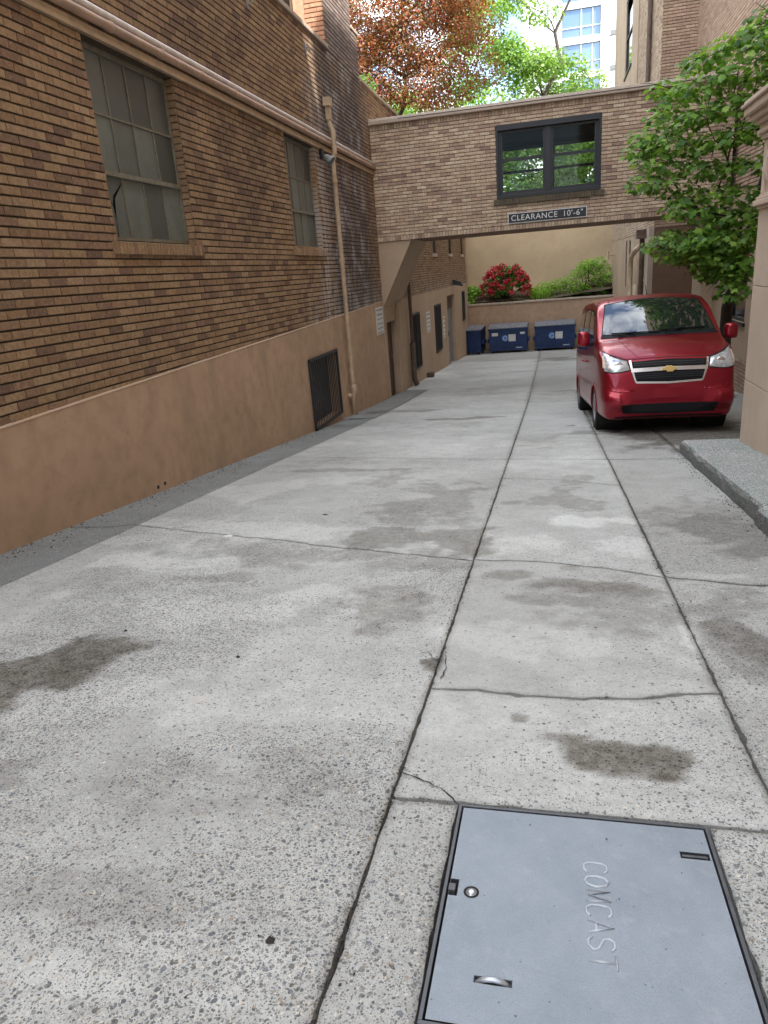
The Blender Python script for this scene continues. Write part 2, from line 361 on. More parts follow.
# stains, pale wear and painted shade under the van: (picture x, picture y, radius across, radius along, strength), read off the photograph onto the floor
STAIN_SHADE = [(25, 665, .40, .46, .78), (95, 645, .26, .20, .72), (5, 770, .30, .10, .4), (610, 748, .17, .11, .85), (575, 738, .10, .05, .7), (524, 717, .035, .03, .75), (433, 664, .045, .06, .9), (640, 752, .06, .05, .5),
         (330, 555, .8, .25, .33), (250, 548, .5, .2, .3), (395, 600, .35, .35, .25), (440, 500, .4, .9, .35), (390, 478, .3, .5, .3), (470, 520, .2, .4, .25), (230, 575, .3, .12, .35),
         (330, 462, .6, .3, .22), (560, 500, .30, .5, .35), (575, 480, .2, .4, .3), (630, 600, .4, .45, .36), (540, 585, .2, .12, .3), (600, 620, .3, .2, .25), (720, 520, .5, .8, .3), (750, 600, .25, .3, .35), (740, 660, .2, .3, .4),
         (440, 425, .8, .5, .25), (540, 440, .35, .7, .25), (400, 412, .8, .35, .45), (350, 425, .7, .4, .3), (480, 395, .7, 1.2, .25), (560, 395, .4, 1.0, .3), (90, 585, .4, .15, .2), (60, 905, .30, .10, .25), (210, 800, .35, .2, .22),
         (585, 585, .35, .12, .6), (620, 590, .3, .10, .5), (505, 575, .2, .10, .45), (430, 540, .5, .35, .5), (400, 600, .3, .5, .45), (350, 470, .9, .12, .4), (660, 425, .9, 2.6, .8), (700, 430, .9, 1.6, .9), (470, 357, 1.2, 1.3, .8), (550, 356, 1.8, .9, .8), (500, 366, 1.2, .8, .5), (560, 372, 1.0, 1.2, .6), (440, 372, .5, 1.5, .5), (470, 418, .9, .2, .6), (580, 433, .3, .3, .5), (560, 600, .25, .1, .4), (735, 530, .35, .6, .5), (745, 640, .15, .3, .6),  # also holds dark patches that paint the shade under the van
         (660, 790, .25, .03, .2), (680, 445, .8, .6, .25)]
PALE = [(225, 530, .9, .35, .5), (500, 545, .3, .25, .45), (585, 522, .3, .18, .7), (620, 545, .3, .2, .5), (540, 470, .35, .35, .3), (620, 655, .35, .14, .55), (560, 640, .4, .14, .5), (500, 640, .25, .2, .5), (690, 640, .06, .2, .8), (730, 690, .15, .08, .4), (720, 575, .3, .05, .7),
        (200, 605, .6, .25, .45), (330, 600, .5, .35, .5), (100, 700, .5, .2, .35), (150, 560, .5, .2, .5), (300, 700, .6, .2, .25), (350, 480, .7, .3, .45), (260, 490, .6, .4, .5), (430, 450, .6, .5, .35), (560, 460, .3, .3, .4),
        (430, 385, 1.2, 1.5, .6), (470, 372, 1., 2., .6), (555, 445, .3, .3, .4), (250, 950, .3, .06, .35), (100, 980, .4, .05, .4), (620, 700, .5, .12, .2), (640, 700, .3, .2, .3)]
def blobs(X, Y, lst, seed):
    out = np.zeros_like(X); nx = (fbm(X, Y, 2.6, 5, seed)-.5)*1.7; ny = (fbm(X, Y, 2.6, 5, seed+3)-.5)*1.7; n2 = (fbm(X, Y, 9, 5, seed+5)-.5)*1.6
    for (px, py, rx, ry, s) in lst:
        c = gx(px, py); d = np.sqrt(((X+nx*min(.8, rx*1.4)-c[0])/rx)**2+((Y+ny*min(.8, ry*1.4)-c[1])/ry)**2)+n2*.5
        out = np.maximum(out, s*np.clip((1.12-d)/.38, 0, 1))
    return out
def slab(xa, xb, fa, fb, mat=M_CONC, tint=0., agg=.35, name='concrete_slab', res=.03, gap=.005, dz=0., zf=None):
    """xa/xb: x of the long edges; fa/fb: functions giving y of the near / far edge at x"""
    L = max(fb(xa), fb(xb))-min(fa(xa), fa(xb)); y0 = min(fa(xa), fa(xb))
    rs = res*(1 if y0 < 7 else 2.2 if y0 < 13 else 4)
    nx = max(4, int((xb-xa)/rs)); ny = max(4, int(L/rs))
    u = np.linspace(0, 1, nx+1); v = np.linspace(0, 1, ny+1); Ug, Vg = np.meshgrid(u, v)
    X = xa+gap+(xb-xa-2*gap)*Ug
    fa_ = np.array([fa(x) for x in X[0]]); fb_ = np.array([fb(x) for x in X[0]])
    chip = lambda q: np.clip(fbm(X[0]+q, X[0]*0+q, 22, 4, 7)-.56, 0, 1)*.05+fbm(X[0]*1.0, X[0]*0+q*3, 30, 3, 4)*.005
    if gap > .0025 and y0 < 9: fa_ = fa_+chip(y0); fb_ = fb_-chip(y0+5)
    Y = fa_[None, :]+gap+(fb_-fa_-2*gap)[None, :]*Vg
    wob = (fbm(X*0+xa*9, Y, 16, 4, 3+int(xa*7) % 5)-.5)*.009*(1-Ug)*(Ug < .5)+(fbm(X*0+xb*9, Y, 16, 4, 8+int(xb*5) % 3)-.5)*.009*Ug*(Ug >= .5)
    cA = np.clip(fbm(Y+xa*3, Y*0+xa, 24, 5, 2)-.55, 0, 1)*.028; cB = np.clip(fbm(Y+xb*3+9, Y*0+xb, 24, 5, 2)-.55, 0, 1)*.028
    X = X+wob+np.where(Ug < .03, cA, 0)-np.where(Ug > .97, cB, 0)
    Z = prof(Y)+(fbm(X, Y, 1.5, 4, 9)-.5)*.010+dz
    if zf is not None: Z = Z+zf(X, Y)
    edge = np.minimum(np.minimum(Ug, 1-Ug)*(xb-xa), np.minimum(Vg, 1-Vg)*L)
    Z = Z-np.where(edge < .012, .004, 0)
    Z2 = Z.copy()
    st = np.clip(blobs(X, Y, STAIN_SHADE, 11)*1.2, 0, .95); pa = blobs(X, Y, PALE, 21)
    big = fbm(X, Y, .55, 4, 31); ag = agg*(.30+1.9*np.clip((fbm(X, Y, 1.1, 6, 41)-.38)/.24, 0, 1))
    st = np.maximum(st, np.clip(.35-edge/.10, 0, .35)*fbm(X, Y, 6, 3, 51))
    ag = ag*(1-.7*pa)
    V = np.stack([X, Y, Z2], -1).reshape(-1, 3); n = nx+1
    idx = np.arange((nx+1)*(ny+1)).reshape(ny+1, nx+1)
    Fc = np.stack([idx[:-1, :-1], idx[:-1, 1:], idx[1:, 1:], idx[1:, :-1]], -1).reshape(-1, 4)
    ring = list(idx[0, :])+list(idx[1:, -1])+list(idx[-1, -2::-1])+list(idx[-2:0:-1, 0])
    b = len(V); low = V[ring].copy(); low[:, 2] -= .07
    V = np.vstack([V, low]); m = len(ring)
    sk = [(ring[i], b+i, b+(i+1) % m, ring[(i+1) % m]) for i in range(m)]
    me = bpy.data.meshes.new(name); me.from_pydata(V.tolist(), [], Fc.tolist()+sk); me.update(); me.materials.append(mat)
    me.polygons.foreach_set('use_smooth', [True]*len(Fc)+[False]*len(sk))
    def at_(nm, a):
        A = me.attributes.new(nm, 'FLOAT', 'POINT'); full = np.concatenate([a.reshape(-1), np.zeros(m)]); A.data.foreach_set('value', full.astype(np.float32))
    at_('stain_shade', st); at_('pale', pa); at_('agg', ag); at_('slab', np.full_like(st, tint)+np.clip((big-.5)*.8, 0, .3))
    o = bpy.data.objects.new(name, me); COL.objects.link(o); return tag(o, kind='structure')
def curve(pts, amp=.012, seed=0):      # pts: (picture x, y) on the floor -> y(x) polyline with jitter
    W = sorted([(gx(*p)[0], gx(*p)[1]) for p in pts]); xs = [w[0] for w in W]; ys = [w[1] for w in W]
    def f(x):
        sl0 = (ys[1]-ys[0])/(xs[1]-xs[0]); y = float(np.interp(x, xs, ys))
        if x < xs[0]: y = ys[0]+sl0*.5*(x-xs[0])
        return y+amp*2*(float(fbm(np.array([x]), np.array([seed*3.1]), 10, 6, seed)[0])-.5)
    return f
def const(c, sl=0.): return lambda x: c+sl*x
XG, XA, XB, XC = -3.31, -.46, .605, 1.40
cL1 = curve([(140, 525), (250, 537), (350, 548), (473, 560)], .03, 2); cL2 = curve([(300, 457), (509, 459)], .004, 3); cL3 = curve([(384, 405.5), (520, 404)], .004, 4)
cM0 = curve([(452, 803), (710, 838)], .006, 5); cM1 = curve([(440, 687), (500, 691), (560, 697), (640, 697), (710, 692)], .022, 6)
cM2 = curve([(473, 559), (560, 562), (620, 570), (665, 577)], .02, 7); cM25 = curve([(500, 478), (560, 480), (618, 485)], .02, 8); cM3 = curve([(509, 459), (605, 459.5)], .004, 9)
cR1 = curve([(665, 577), (700, 580), (730, 582), (768, 585)], .035, 10); cR0 = curve([(710, 838), (768, 842)], .006, 11)
N0 = const(-3.)
slab(XG, XA, N0, const(-.6), agg=1.1); slab(XG, XA, const(-.6), cL1, agg=1.25); slab(XG, XA, cL1, cL2, agg=.35, tint=.12)
slab(XG, XA, cL2, cL3, agg=.2); slab(XG, XA, cL3, const(17.4), agg=.2, gap=.003); slab(-4.03, XA, const(19.4), const(24), agg=.2, tint=.12, gap=.002); slab(XG, XA, const(17.4), const(19.4), agg=.2, tint=.12, gap=.002); slab(-4.03, XA, const(24), const(30), agg=.2, gap=.002); slab(-4.4, XA, const(30), const(36.6), agg=.2, tint=.7, gap=.002)
slab(XA, XB, N0, const(.3), agg=.3)
CX0, CX1, CY0, CY1 = -.262, .412, .955, 1.655
slab(XA, CX0, const(.3), const(CY1), agg=.5, gap=.003); slab(CX0, CX1, const(.3), const(CY0), agg=.5, gap=.003); slab(CX1, XB, const(.3), const(CY1), agg=.5, gap=.003)
slab(XA, XB, const(CY1), cM1, agg=.25, gap=.004); slab(XA, XB, cM1, cM2, agg=.15, tint=.25, gap=.004); slab(XA, XB, cM2, cM25, agg=.2, gap=.004, tint=.05); slab(XA, XB, cM25, cM3, agg=.2, tint=.15, gap=.002); slab(XA, XB, cM3, cL3, agg=.2, tint=.1)
slab(XA, XB, cL3, const(17.4), agg=.2, tint=.25); slab(XA, 3.95, const(17.4), const(24), agg=.2, tint=.55, gap=.002); slab(XA, 3.1, const(24), const(30), tint=.35, gap=.002); slab(XA, 3.1, const(30), const(36.6), tint=.8, gap=.002)
slab(XB, XC, N0, const(1.60), agg=.4); slab(XB, XC, const(1.60), cR1, agg=.35, tint=.4, gap=.005); slab(XB, XC, cR1, cM3, agg=.35, tint=.55, gap=.009); slab(XB, XC, cM3, cL3, agg=.3, tint=.5, gap=.004)
slab(XB, XC, cL3, const(17.4), agg=.3, tint=.55); slab(XC, 3.95, const(8.15), cL3, agg=.3, tint=.6); slab(XC, 3.95, cL3, const(17.4), agg=.2, tint=.65)
gutz = lambda X, Y: -.03*np.clip((-3.31-X)/.3, 0, 1)-.004
slab(-4.03, XG, N0, const(4.9), mat=M_GUT, agg=.8, name='gutter', gap=.004, zf=gutz, tint=.1); slab(-4.03, XG, const(4.9), const(13.2), mat=M_GUT, agg=.8, name='gutter', gap=.004, zf=gutz)
slab(-4.03, XG, const(13.2), const(19.4), mat=M_GUT, agg=.5, name='gutter', gap=.004, tint=.1)
# diagonal hairline crack left of the cover, and loose leaves / grit
def crack(pts, w, name='pavement_crack'):
    mb = MB(); W = []
    for p in pts:
        q = gx(*p); W.append(Vector((q[0], q[1], gz(q[1])+.0035)))
    P = []
    for a, b in zip(W, W[1:]):
        n = max(2, int((b-a).length/.018))
        for k in range(n): P.append(a.lerp(b, k/n)+Vector((random.uniform(-1, 1)*.004, random.uniform(-1, 1)*.004, 0)))
    P.append(W[-1]); prev = None
    for i, p in enumerate(P):
        d = (P[min(i+1, len(P)-1)]-P[max(i-1, 0)]).normalized(); s = Vector((-d.y, d.x, 0)); ww = w*random.uniform(.3, 1.2)*(1 if 0 < i < len(P)-1 else .1)
        q = (p+s*ww/2, p-s*ww/2)
        if prev: mb.poly([prev[0], prev[1], q[1], q[0]])
        prev = q
    tag(mb.build(name, M_DARK), kind='structure')
crack([(400, 772), (425, 781), (445, 792), (460, 806)], .006)
crack([(436, 662), (428, 652), (418, 655)], .004); crack([(436, 662), (445, 655), (447, 668), (440, 680)], .005); crack([(433, 664), (422, 670)], .004)

# ------------------------------------------------------------------ utility cover with raised lettering
zc = lambda y: gz(y)+.004
def tilt(o):                           # objects built flat round (0,0) then laid on the slope
    o.rotation_euler = (-math.atan(.0985), 0, 0); return o
cy = (CY0+CY1)/2; cx = (CX0+CX1)/2
cov = empty('utility_cover', (cx, cy, gz(cy)-.001), 0, 'blue grey square steel utility cover with raised lettering set in the near concrete', 'utility cover'); cov.rotation_euler = (-math.atan(.0985), 0, 0)
def steel():
    m = Mt('galvanised_plate'); o = m.obj(); f = m.noise(5, 7, .65, o); g = m.noise(60, 4, .7, o); s = m.noise(400, 2, .6, o)
    c = m.mix(m.mp(f, .3, .7), (.22, .26, .30), (.32, .36, .41)); c = m.mix(m.mp(g, .5, .8, 0, .4), c, (.30, .32, .35)); c = m.mix(m.mp(s, .56, .70, 0, .7), c, (.10, .11, .13)); c = m.mix(m.mp(m.noise(16, 6, .75, o), .55, .75, 0, .45), c, (.42, .44, .46))
    v = m.vor(26, o); c = m.mix(m.mp(v.outputs['Distance'], .07, .04, 0, .7), c, (.06, .06, .07))
    m.bump(m.ma('ADD', g, s), .0012, .5); return m.set(col=c, rough=m.mp(f, .3, .7, .45, .62), metal=.25, spec=.4)
M_STEEL = steel(); M_EDGE = simple('rubbed_steel_edge', (.10, .105, .115), .5, .5, sc=30); M_BRIGHT = simple('bright_steel', (.45, .48, .52), .35, .6)
hw = (CX1-CX0)/2-.004; hh = (CY1-CY0)/2-.004
mb = MB(); t = .009
for a in ((-hw, hw, -hh, -hh+t), (-hw, hw, hh-t, hh), (-hw, -hw+t, -hh+t, hh-t), (hw-t, hw, -hh+t, hh-t)): mb.box(a[0], a[1], a[2], a[3], -.05, .002)
mb.build('cover_frame', M_EDGE, cov, bevel=.001)
# plate with notches and slots (cells left open)
pw = hw-t-.005; ph = hh-t-.005
slots = [(-pw, -pw+.022, ph-.335, ph-.28), (pw-.075, pw-.004, ph-.118, ph-.093), (-pw+.085, -pw+.165, -ph+.098, -ph+.116)]
mb = MB()
for a, b, c, d in holes_cells(-pw, pw, -ph, ph, slots): mb.poly([(a, c, 0), (b, c, 0), (b, d, 0), (a, d, 0)])
bm = bmesh.new()
mb.build('plate', M_STEEL, cov)
for s in slots:
    q = MB()
    for x0, x1, y0, y1 in ((s[0], s[1], s[2], s[2]+.001), (s[0], s[1], s[3]-.001, s[3]), (s[0], s[0]+.001, s[2], s[3]), (s[1]-.001, s[1], s[2], s[3])): q.box(x0, x1, y0, y1, -.03, -.0005)
    q.cm = 1; q.poly([(s[0], s[2], -.03), (s[1], s[2], -.03), (s[1], s[3], -.03), (s[0], s[3], -.03)]); q.build('slot', [M_EDGE, M_DARK], cov)
mb = MB(); mb.tube([(-pw+.088, -ph+.107, -.012), (-pw+.105, -ph+.107, .001), (-pw+.125, -ph+.107, .004), (-pw+.145, -ph+.107, .001), (-pw+.162, -ph+.107, -.012)], .006, 8); mb.build('lift_handle', M_BRIGHT, cov, True)
mb = MB(); mb.box(-pw-.002, -pw+.016, ph-.32, ph-.297, -.02, .003); mb.build('latch', M_EDGE, cov, bevel=.002)
mb = MB(); mb.lathe((-pw+.055, ph-.318, -.001), (0, 0, 1), [(0, .0135), (.002, .0135), (.002, .010), (.0035, .010), (.0045, .006), (.0045, 0.0001)], 18); mb.cm = 0; mb.build('lock_bolt', [M_BRIGHT], cov, True)
mb = MB(); mb.lathe((-pw+.055, ph-.318, -.0005), (0, 0, 1), [(0.001, .019), (.0015, .019), (.0015, .0135)], 18); mb.build('bolt_recess', M_DARK, cov)
mb = MB(); mb.box(pw-.070, pw-.010, ph-.110, ph-.102, -.012, -.001); mb.build('hinge_pin', M_EDGE, cov)
STRK = {'C': [[(.95, .85), (.7, 1), (.3, 1), (.05, .8), (0, .5), (.05, .2), (.3, 0), (.7, 0), (.95, .15)]],
        'O': [[(.5, 1), (.15, .88), (0, .5), (.15, .12), (.5, 0), (.85, .12), (1, .5), (.85, .88), (.5, 1)]],
        'M': [[(0, 0), (.08, 1), (.5, .15), (.92, 1), (1, 0)]], 'A': [[(0, 0), (.5, 1), (1, 0)], [(.2, .35), (.8, .35)]],
        'S': [[(.95, .85), (.7, 1), (.3, 1), (.05, .82), (.15, .6), (.5, .5), (.88, .38), (.97, .18), (.7, 0), (.3, 0), (.03, .15)]],
        'T': [[(.5, 0), (.5, 1)], [(0, 1), (1, 1)]]}
mb = MB(); yy = ph-.170; lh = .056; lw = .036
for ch in 'COMCAST':                  # reads away from the hinge, tops of the letters to the right
    for st in STRK[ch]:
        mb.tube([(.012+b*lh+(-.008), yy-a*lw, .0) for a, b in st], .0033, 6)
    yy -= .0470
mb.build('raised_lettering', simple('weld_bead', (.46, .50, .55), .4, .3), cov, True)

# ------------------------------------------------------------------ front left brick building
BX = -4.0
bld = empty('brick_building', (BX, 0, 0), 0, 'brown brick building along the left of the drive with tan plaster base', 'building')
def part(mb, name, mat, parent, **k): return inv(mb.build(name, mat, **k), parent)
PT = .62                               # top of plaster
W1 = (6.44, 8.08, 1.80, 3.50); W2 = (11.53, 13.05, 1.83, 3.50)
mb = MB(); mb_ = mb
brick_panel(mb, (BX, 0, 0), YV, PX, -2.6, 17.5, .30, 5.30, [W1, W2])
part(mb, 'brick_wall', BM3, bld, fixn=False)
# reveals
def reveal(mb, X, N, w, depth=.14):
    y0, y1, z0, z1 = w; xi = X-N*depth
    mb.poly([(X, y0, z0), (xi, y0, z0), (xi, y0, z1), (X, y0, z1)]); mb.poly([(X, y1, z0), (xi, y1, z0), (xi, y1, z1), (X, y1, z1)])
    mb.poly([(X, y0, z1), (xi, y0, z1), (xi, y1, z1), (X, y1, z1)]); mb.poly([(X, y0, z0), (xi, y0, z0), (xi, y1, z0), (X, y1, z0)])
def courses(mb, x0, x1, y, z0, z1, dirn):   # brick return of a jamb, courses of real bricks
    n = int((z1-z0)/.0685); h = (z1-z0)/n
    for k in range(n): mb.box(x0, x1, y-(.012 if dirn < 0 else 0), y+(.012 if dirn > 0 else 0), z0+k*h+.006, z0+(k+1)*h-.006)
for w in (W1, W2):
    mb = MB(); reveal(mb, BX, 1, w, .16); part(mb, 'window_reveal', M_MORT, bld)
    
    for yy_, dd_ in ((w[0], 1), (w[1], -1)):
        mb = MB(); courses(mb, BX-.15, BX+.004, yy_, w[2], w[3], dd_); part(mb, 'window_jamb', M_BRICK, bld)
    mb = MB(); O = (BX, 0, 0); n = int((w[1]-w[0]+.2)/.062)
    for k in range(n):
        a = w[0]-.1+k*(w[1]-w[0]+.2)/n; b = a+(w[1]-w[0]+.2)/n-.009
        mb.hexa([(BX-.12, a, w[2]-.10), (BX+.05, a, w[2]-.115), (BX+.05, b, w[2]-.115), (BX-.12, b, w[2]-.10), (BX-.12, a, w[2]+.02), (BX+.05, a, w[2]-.008), (BX+.05, b, w[2]-.008), (BX-.12, b, w[2]+.02)])
    part(mb, 'window_sill', M_BRICK, bld)
def sash(w, X, ncol, rows, broken=False):
    y0, y1, z0, z1 = w; root = None; fr = MB(); xf = X-.095
    y0 += .014; y1 -= .014; z0 += .022
    for a in ((y0, y0+.03, z0, z1), (y1-.03, y1, z0, z1), (y0+.03, y1-.03, z0, z0+.03), (y0+.03, y1-.03, z1-.05, z1)): fr.box(xf-.03, xf+.015, *a)
    cw = (y1-y0-.06)/ncol
    for k in range(1, ncol): fr.box(xf-.012, xf+.010, y0+.03+k*cw-.009, y0+.03+k*cw+.009, z0+.03, z1-.05)
    for i, z in enumerate(rows):
        tk = .022 if i == 0 else .010
        fr.box(xf-.014, xf+(.032 if i == 0 else .013), y0+.03, y1-.03, z-tk, z+tk)
    f = part(fr, 'window', M_FRAME, bld)
    pn = MB(); zs = [z0+.03]+list(rows)+[z1-.05]
    for k in range(ncol):
        for a, b in zip(zs, zs[1:]):
            q0, q1 = y0+.03+k*cw, y0+.03+(k+1)*cw
            if broken and k == 0 and a == zs[0]:
                P = lambda u, v: (xf, q0+(q1-q0)*u, a+(b-a)*v)
                pn.poly([P(0, 0), P(.40, 0), P(.46, .25), P(.42, .5), P(0, .75)]); pn.poly([P(0, .77), P(.42, .52), P(.5, .66), P(1, .9), P(1, 1), P(0, 1)]); pn.poly([P(.44, 0), P(1, 0), P(1, .88), P(.56, .62), P(.48, .3)])
            else: 
                j = random.uniform(-.002, .002); pn.poly([(xf+j, q0, a), (xf-j, q1, a), (xf-j, q1, b), (xf+j, q0, b)])
    p = part(pn, 'pane', M_FROST, f); bk = MB(); bk.poly([(xf-.05, y0, z0), (xf-.05, y1, z0), (xf-.05, y1, z1), (xf-.05, y0, z1)]); part(bk, 'window_backing', M_DARK, f)  # plain dark sheet closing the space behind the panes
sash(W1, BX, 4, (2.42, 2.93), True); sash(W2, BX, 4, (2.42, 2.93))
# ledge with pipes
mb = MB(); mb.box(BX, BX+.05, -2.6, 17.5, 3.51, 3.55); mb.box(BX, BX+.035, -2.6, 17.5, 3.555, 3.60); part(mb, 'window_head_band', M_PIPE, bld, bevel=.004)
mb = MB(); mb.tube([(BX+.065, y, 3.655) for y in np.arange(-2.6, 17.6, .67)], .042, 12)
for y in np.arange(.4, 17.3, .92): mb.tube([(BX+.065, y, 3.655), (BX+.065, y+.05, 3.655)], .050, 12)
part(mb, 'wall_pipe', M_COPPER, bld, smooth=True)
mb = MB(); mb.tube([(BX+.06, y, 3.735) for y in (-2.6, 5, 10, 17.5)], .037, 10); part(mb, 'conduit', M_WHITE, bld, smooth=True)
# parapet copings, tall pier, set back storey
mb = MB(); mb.box(BX-.5, BX+.06, -2.6, 14.42, 5.30, 5.37); part(mb, 'parapet_coping', M_COP, bld, bevel=.008)
mb = MB(); mb.box(BX-.5, BX+.05, 16.95, 22.2, 5.30, 5.36); part(mb, 'parapet_coping', M_COP, bld, bevel=.008)
mb = MB(); brick_panel(mb, (BX+.001, 0, 0), YV, PX, 14.45, 16.9, 5.31, 7.4, [(16.45, 16.9, 6.15, 7.4)], proud=.016)
part(mb, 'brick_pier', [M_BRICKG, M_HEAD, M_MORTL], bld, fixn=False)
mb = MB(); brick_panel(mb, (BX+.001, 0, 0), YV, PX, 17.5, 22.2, 4.66, 5.30, proud=.014)
part(mb, 'parapet_brick', BM3, bld, fixn=False)
mb = MB(); mb.box(BX-.6, BX-.002, 14.45, 16.9, 5.30, 6.15); mb.box(BX-.6, BX-.002, 14.45, 16.45, 6.15, 7.4); mb.box(BX-.6, BX-.002, -2.6, 17.5, 3.9, 5.29); mb.box(BX-.6, BX-.002, 17.5, 22.2, 3., 5.29); part(mb, 'wall_core', M_MORTL, bld)
mb = MB(); brick_panel(mb, (0, 14.452, 0), XV, NY, -4.34, -3.99, 5.31, 7.4); part(mb, 'brick_return', [brick_mat('orange_brick', [(.50, .27, .16), (.44, .23, .14), (.54, .31, .19)], .1), M_HEAD, M_MORTL], bld, fixn=False)
mb = MB(); mb.box(-4.54, -4.342, 14.43, 14.6, 5.31, 7.4); mb.box(-5.4, -4.54, 14.43, 14.6, 5.31, 5.45); mb.box(-5.4, -5.3, 14.43, 14.6, 5.45, 7.4); f = part(mb, 'window', simple('salmon_trim', (.52, .31, .20), .6), bld)
mb = MB(); mb.box(-5.3, -4.54, 14.5, 14.52, 5.45, 7.4); part(mb, 'pane', M_GLDK, f); mb = MB(); mb.box(-6, -4.61, 14.53, 16.4, 5.0, 7.39); part(mb, 'pier_core', M_MORTL, bld)
mb = MB(); mb.box(BX-.62, BX+.04, 16.40, 16.96, 6.15, 6.21); part(mb, 'pier_cap', M_COP, bld, bevel=.008); mb = MB(); mb.box(BX-.62, BX+.04, 14.40, 16.50, 7.4, 7.46); part(mb, 'pier_cap', M_COP, bld, bevel=.008)
UX = BX-1.0; UW = (12.35, 13.2, 5.9, 7.4)
mb = MB(); brick_panel(mb, (UX, 0, 0), YV, PX, 9, 14.5, 5.0, 8.6, [UW], H=.075); part(mb, 'upper_brick_wall', [M_BRICK3, M_HEAD, M_MORTL], bld, fixn=False)
mb = MB(); mb.box(UX-8, UX-.002, -30, 14.5, -1.5, 8.7); part(mb, 'upper_storey', M_BRICK3, bld)
mb = MB(); mb.box(UX-.05, UX+.03, UW[0]-.12, UW[0], UW[2], UW[3]); mb.box(UX-.05, UX+.03, UW[0], UW[1], UW[2]-.08, UW[2]); mb.box(UX-.05, UX+.03, UW[0], UW[1], 6.6, 6.65); f = part(mb, 'window', M_PLASL, bld)
mb = MB(); mb.box(UX-.001, UX+.002, UW[0], UW[1], UW[2], UW[3]); part(mb, 'pane', M_GLDK, f)
# plaster base with opening for the vent
VT = (11.46, 13.12, -1.15, .04)
def plast_wall(X, ya, yb, z1, holes, t=.03, slope=None):
    mb = MB(); wall_panel(mb, (X, 0, 0), YV, PX, ya, yb, -3.2, z1, holes, t)
    mb.poly([(X, ya, z1), (X, yb, z1), (X+t, yb, z1), (X+t, ya, z1)])
    if slope:                          # wedge up to the slightly sloping top edge
        za, zb = slope; mb.poly([(X+t, ya, z1), (X+t, yb, z1), (X+t, yb, zb), (X+t, ya, za)]); mb.poly([(X, ya, za), (X, yb, zb), (X+t, yb, zb), (X+t, ya, za)])
    for h in holes: reveal(mb, X+t, 1, h, .2)
    return mb
pz = lambda y: .44+.0195*(y-4.4)
mb = plast_wall(BX, -2.6, 17.45, .25, [VT], slope=(pz(-2.6), pz(17.45))); mb.box(BX-.3, BX+.029, 17.449, 17.46, -3.2, .69); part(mb, 'plaster_base', M_PLAS, bld)
za, zb = pz(-2.6), pz(17.45); mb = MB(); mb.hexa([(BX, -2.6, za+.001), (BX+.034, -2.6, za+.001), (BX+.034, 17.45, zb+.001), (BX, 17.45, zb+.001), (BX, -2.6, za+.022), (BX+.026, -2.6, za+.012), (BX+.026, 17.45, zb+.012), (BX, 17.45, zb+.022)]); part(mb, 'plaster_ledge', M_PLASL, bld)
mb = MB(); y0, y1, z0, z1 = VT; x = BX+.06
mb.box(x-.02, x+.01, y0-.02, y1+.02, z1-.03, z1+.02); mb.box(x-.02, x+.01, y0-.02, y1+.02, z0-.02, z0+.03); mb.box(x-.02, x+.01, y0-.02, y0+.02, z0, z1); mb.box(x-.02, x+.01, y1-.02, y1+.02, z0, z1)
for k in range(1, 17): yy = y0+(y1-y0)*k/17; mb.box(x-.008, x+.004, yy-.009, yy+.009, z0, z1)
part(mb, 'vent_grille', M_BLACK, bld)
mb = MB(); mb.poly([(BX-.16, y0, z0), (BX-.16, y1, z0), (BX-.16, y1, z1), (BX-.16, y0, z1)]); part(mb, 'vent_screen', simple('dusty_screen', (.07, .075, .08), .7, var=.8, sc=2.5), bld)
for y in (6.32, 6.46): mb = MB(); mb.lathe((BX+.028, y, -.60), PX, [(0, .02), (.006, .02), (.006, .0001)], 10); part(mb, 'weep_hole', M_DARK, bld)
# drainpipe
mb = MB(); dx = BX+.11
mb.box(dx-.07, dx+.05, 13.78, 13.98, 4.26, 4.40); mb.box(dx-.05, dx+.035, 13.83, 13.94, 4.05, 4.26)
mb.tube([(dx-.01, 13.88, 4.12), (dx-.01, 13.88, 4.0), (dx+.05, 13.86, 3.82), (dx+.05, 13.86, 3.5), (dx, 13.86, 3.35), (dx, 13.86, 1.9), (dx, 13.86, .9), (dx, 13.85, -.75), (dx-.02, 13.85, -1.36)], .042, 12)
for z in (3.0, 1.6, .3, -.7): mb.tube([(dx, 13.855, z), (dx, 13.855, z+.07)], .052, 12)
part(mb, 'drainpipe', M_PIPE, bld, smooth=False)
mb = MB(); mb.tube([(dx, 13.855, -.74), (dx+.02, 13.85, -.86), (dx-.02, 13.85, -1.0), (dx, 13.85, -1.38)], [.056, .06, .05, .046], 12); mb.box(BX+.03, BX+.10, 13.66, 13.76, -.98, -.9); part(mb, 'pipe_boot', M_PIPE, bld, smooth=True)

fl = empty('wall_lamp', (BX+.02, 13.4, 3.38), 0, 'small grey floodlight beside the drainpipe under the long wall pipe', 'lamp')
mb = MB(); mb.box(0, .05, -.06, .06, -.02, .14); mb.build('junction_box', M_DKWIN, fl, bevel=.006)
mb = MB(); mb.lathe((.07, 0, .02), (.75, 0, -.65), [(0, .02), (.03, .05), (.14, .085), (.17, .088), (.17, .078), (.13, .06)], 16); mb.build('lamp_head', M_GREYD, fl, True)
for (y, z, l) in ((10.6, 4.95, 'grey wall anchor on the brick under the coping, nearer of two'), (13.1, 4.98, 'grey wall anchor on the brick under the coping, farther of two')):
    q = empty('wall_anchor', (BX+.014, y, z), 0, l, 'bracket', 'grey anchors under the coping'); mb = MB(); mb.box(0, .02, -.03, .03, -.1, .1); mb.build('anchor_plate', M_GREYD, q, bevel=.004)
    mb = MB(); mb.tube([(.02, 0, .02), (.07, 0, .02), (.09, 0, -.04)], .012, 8); mb.build('hook', M_GREYD, q)

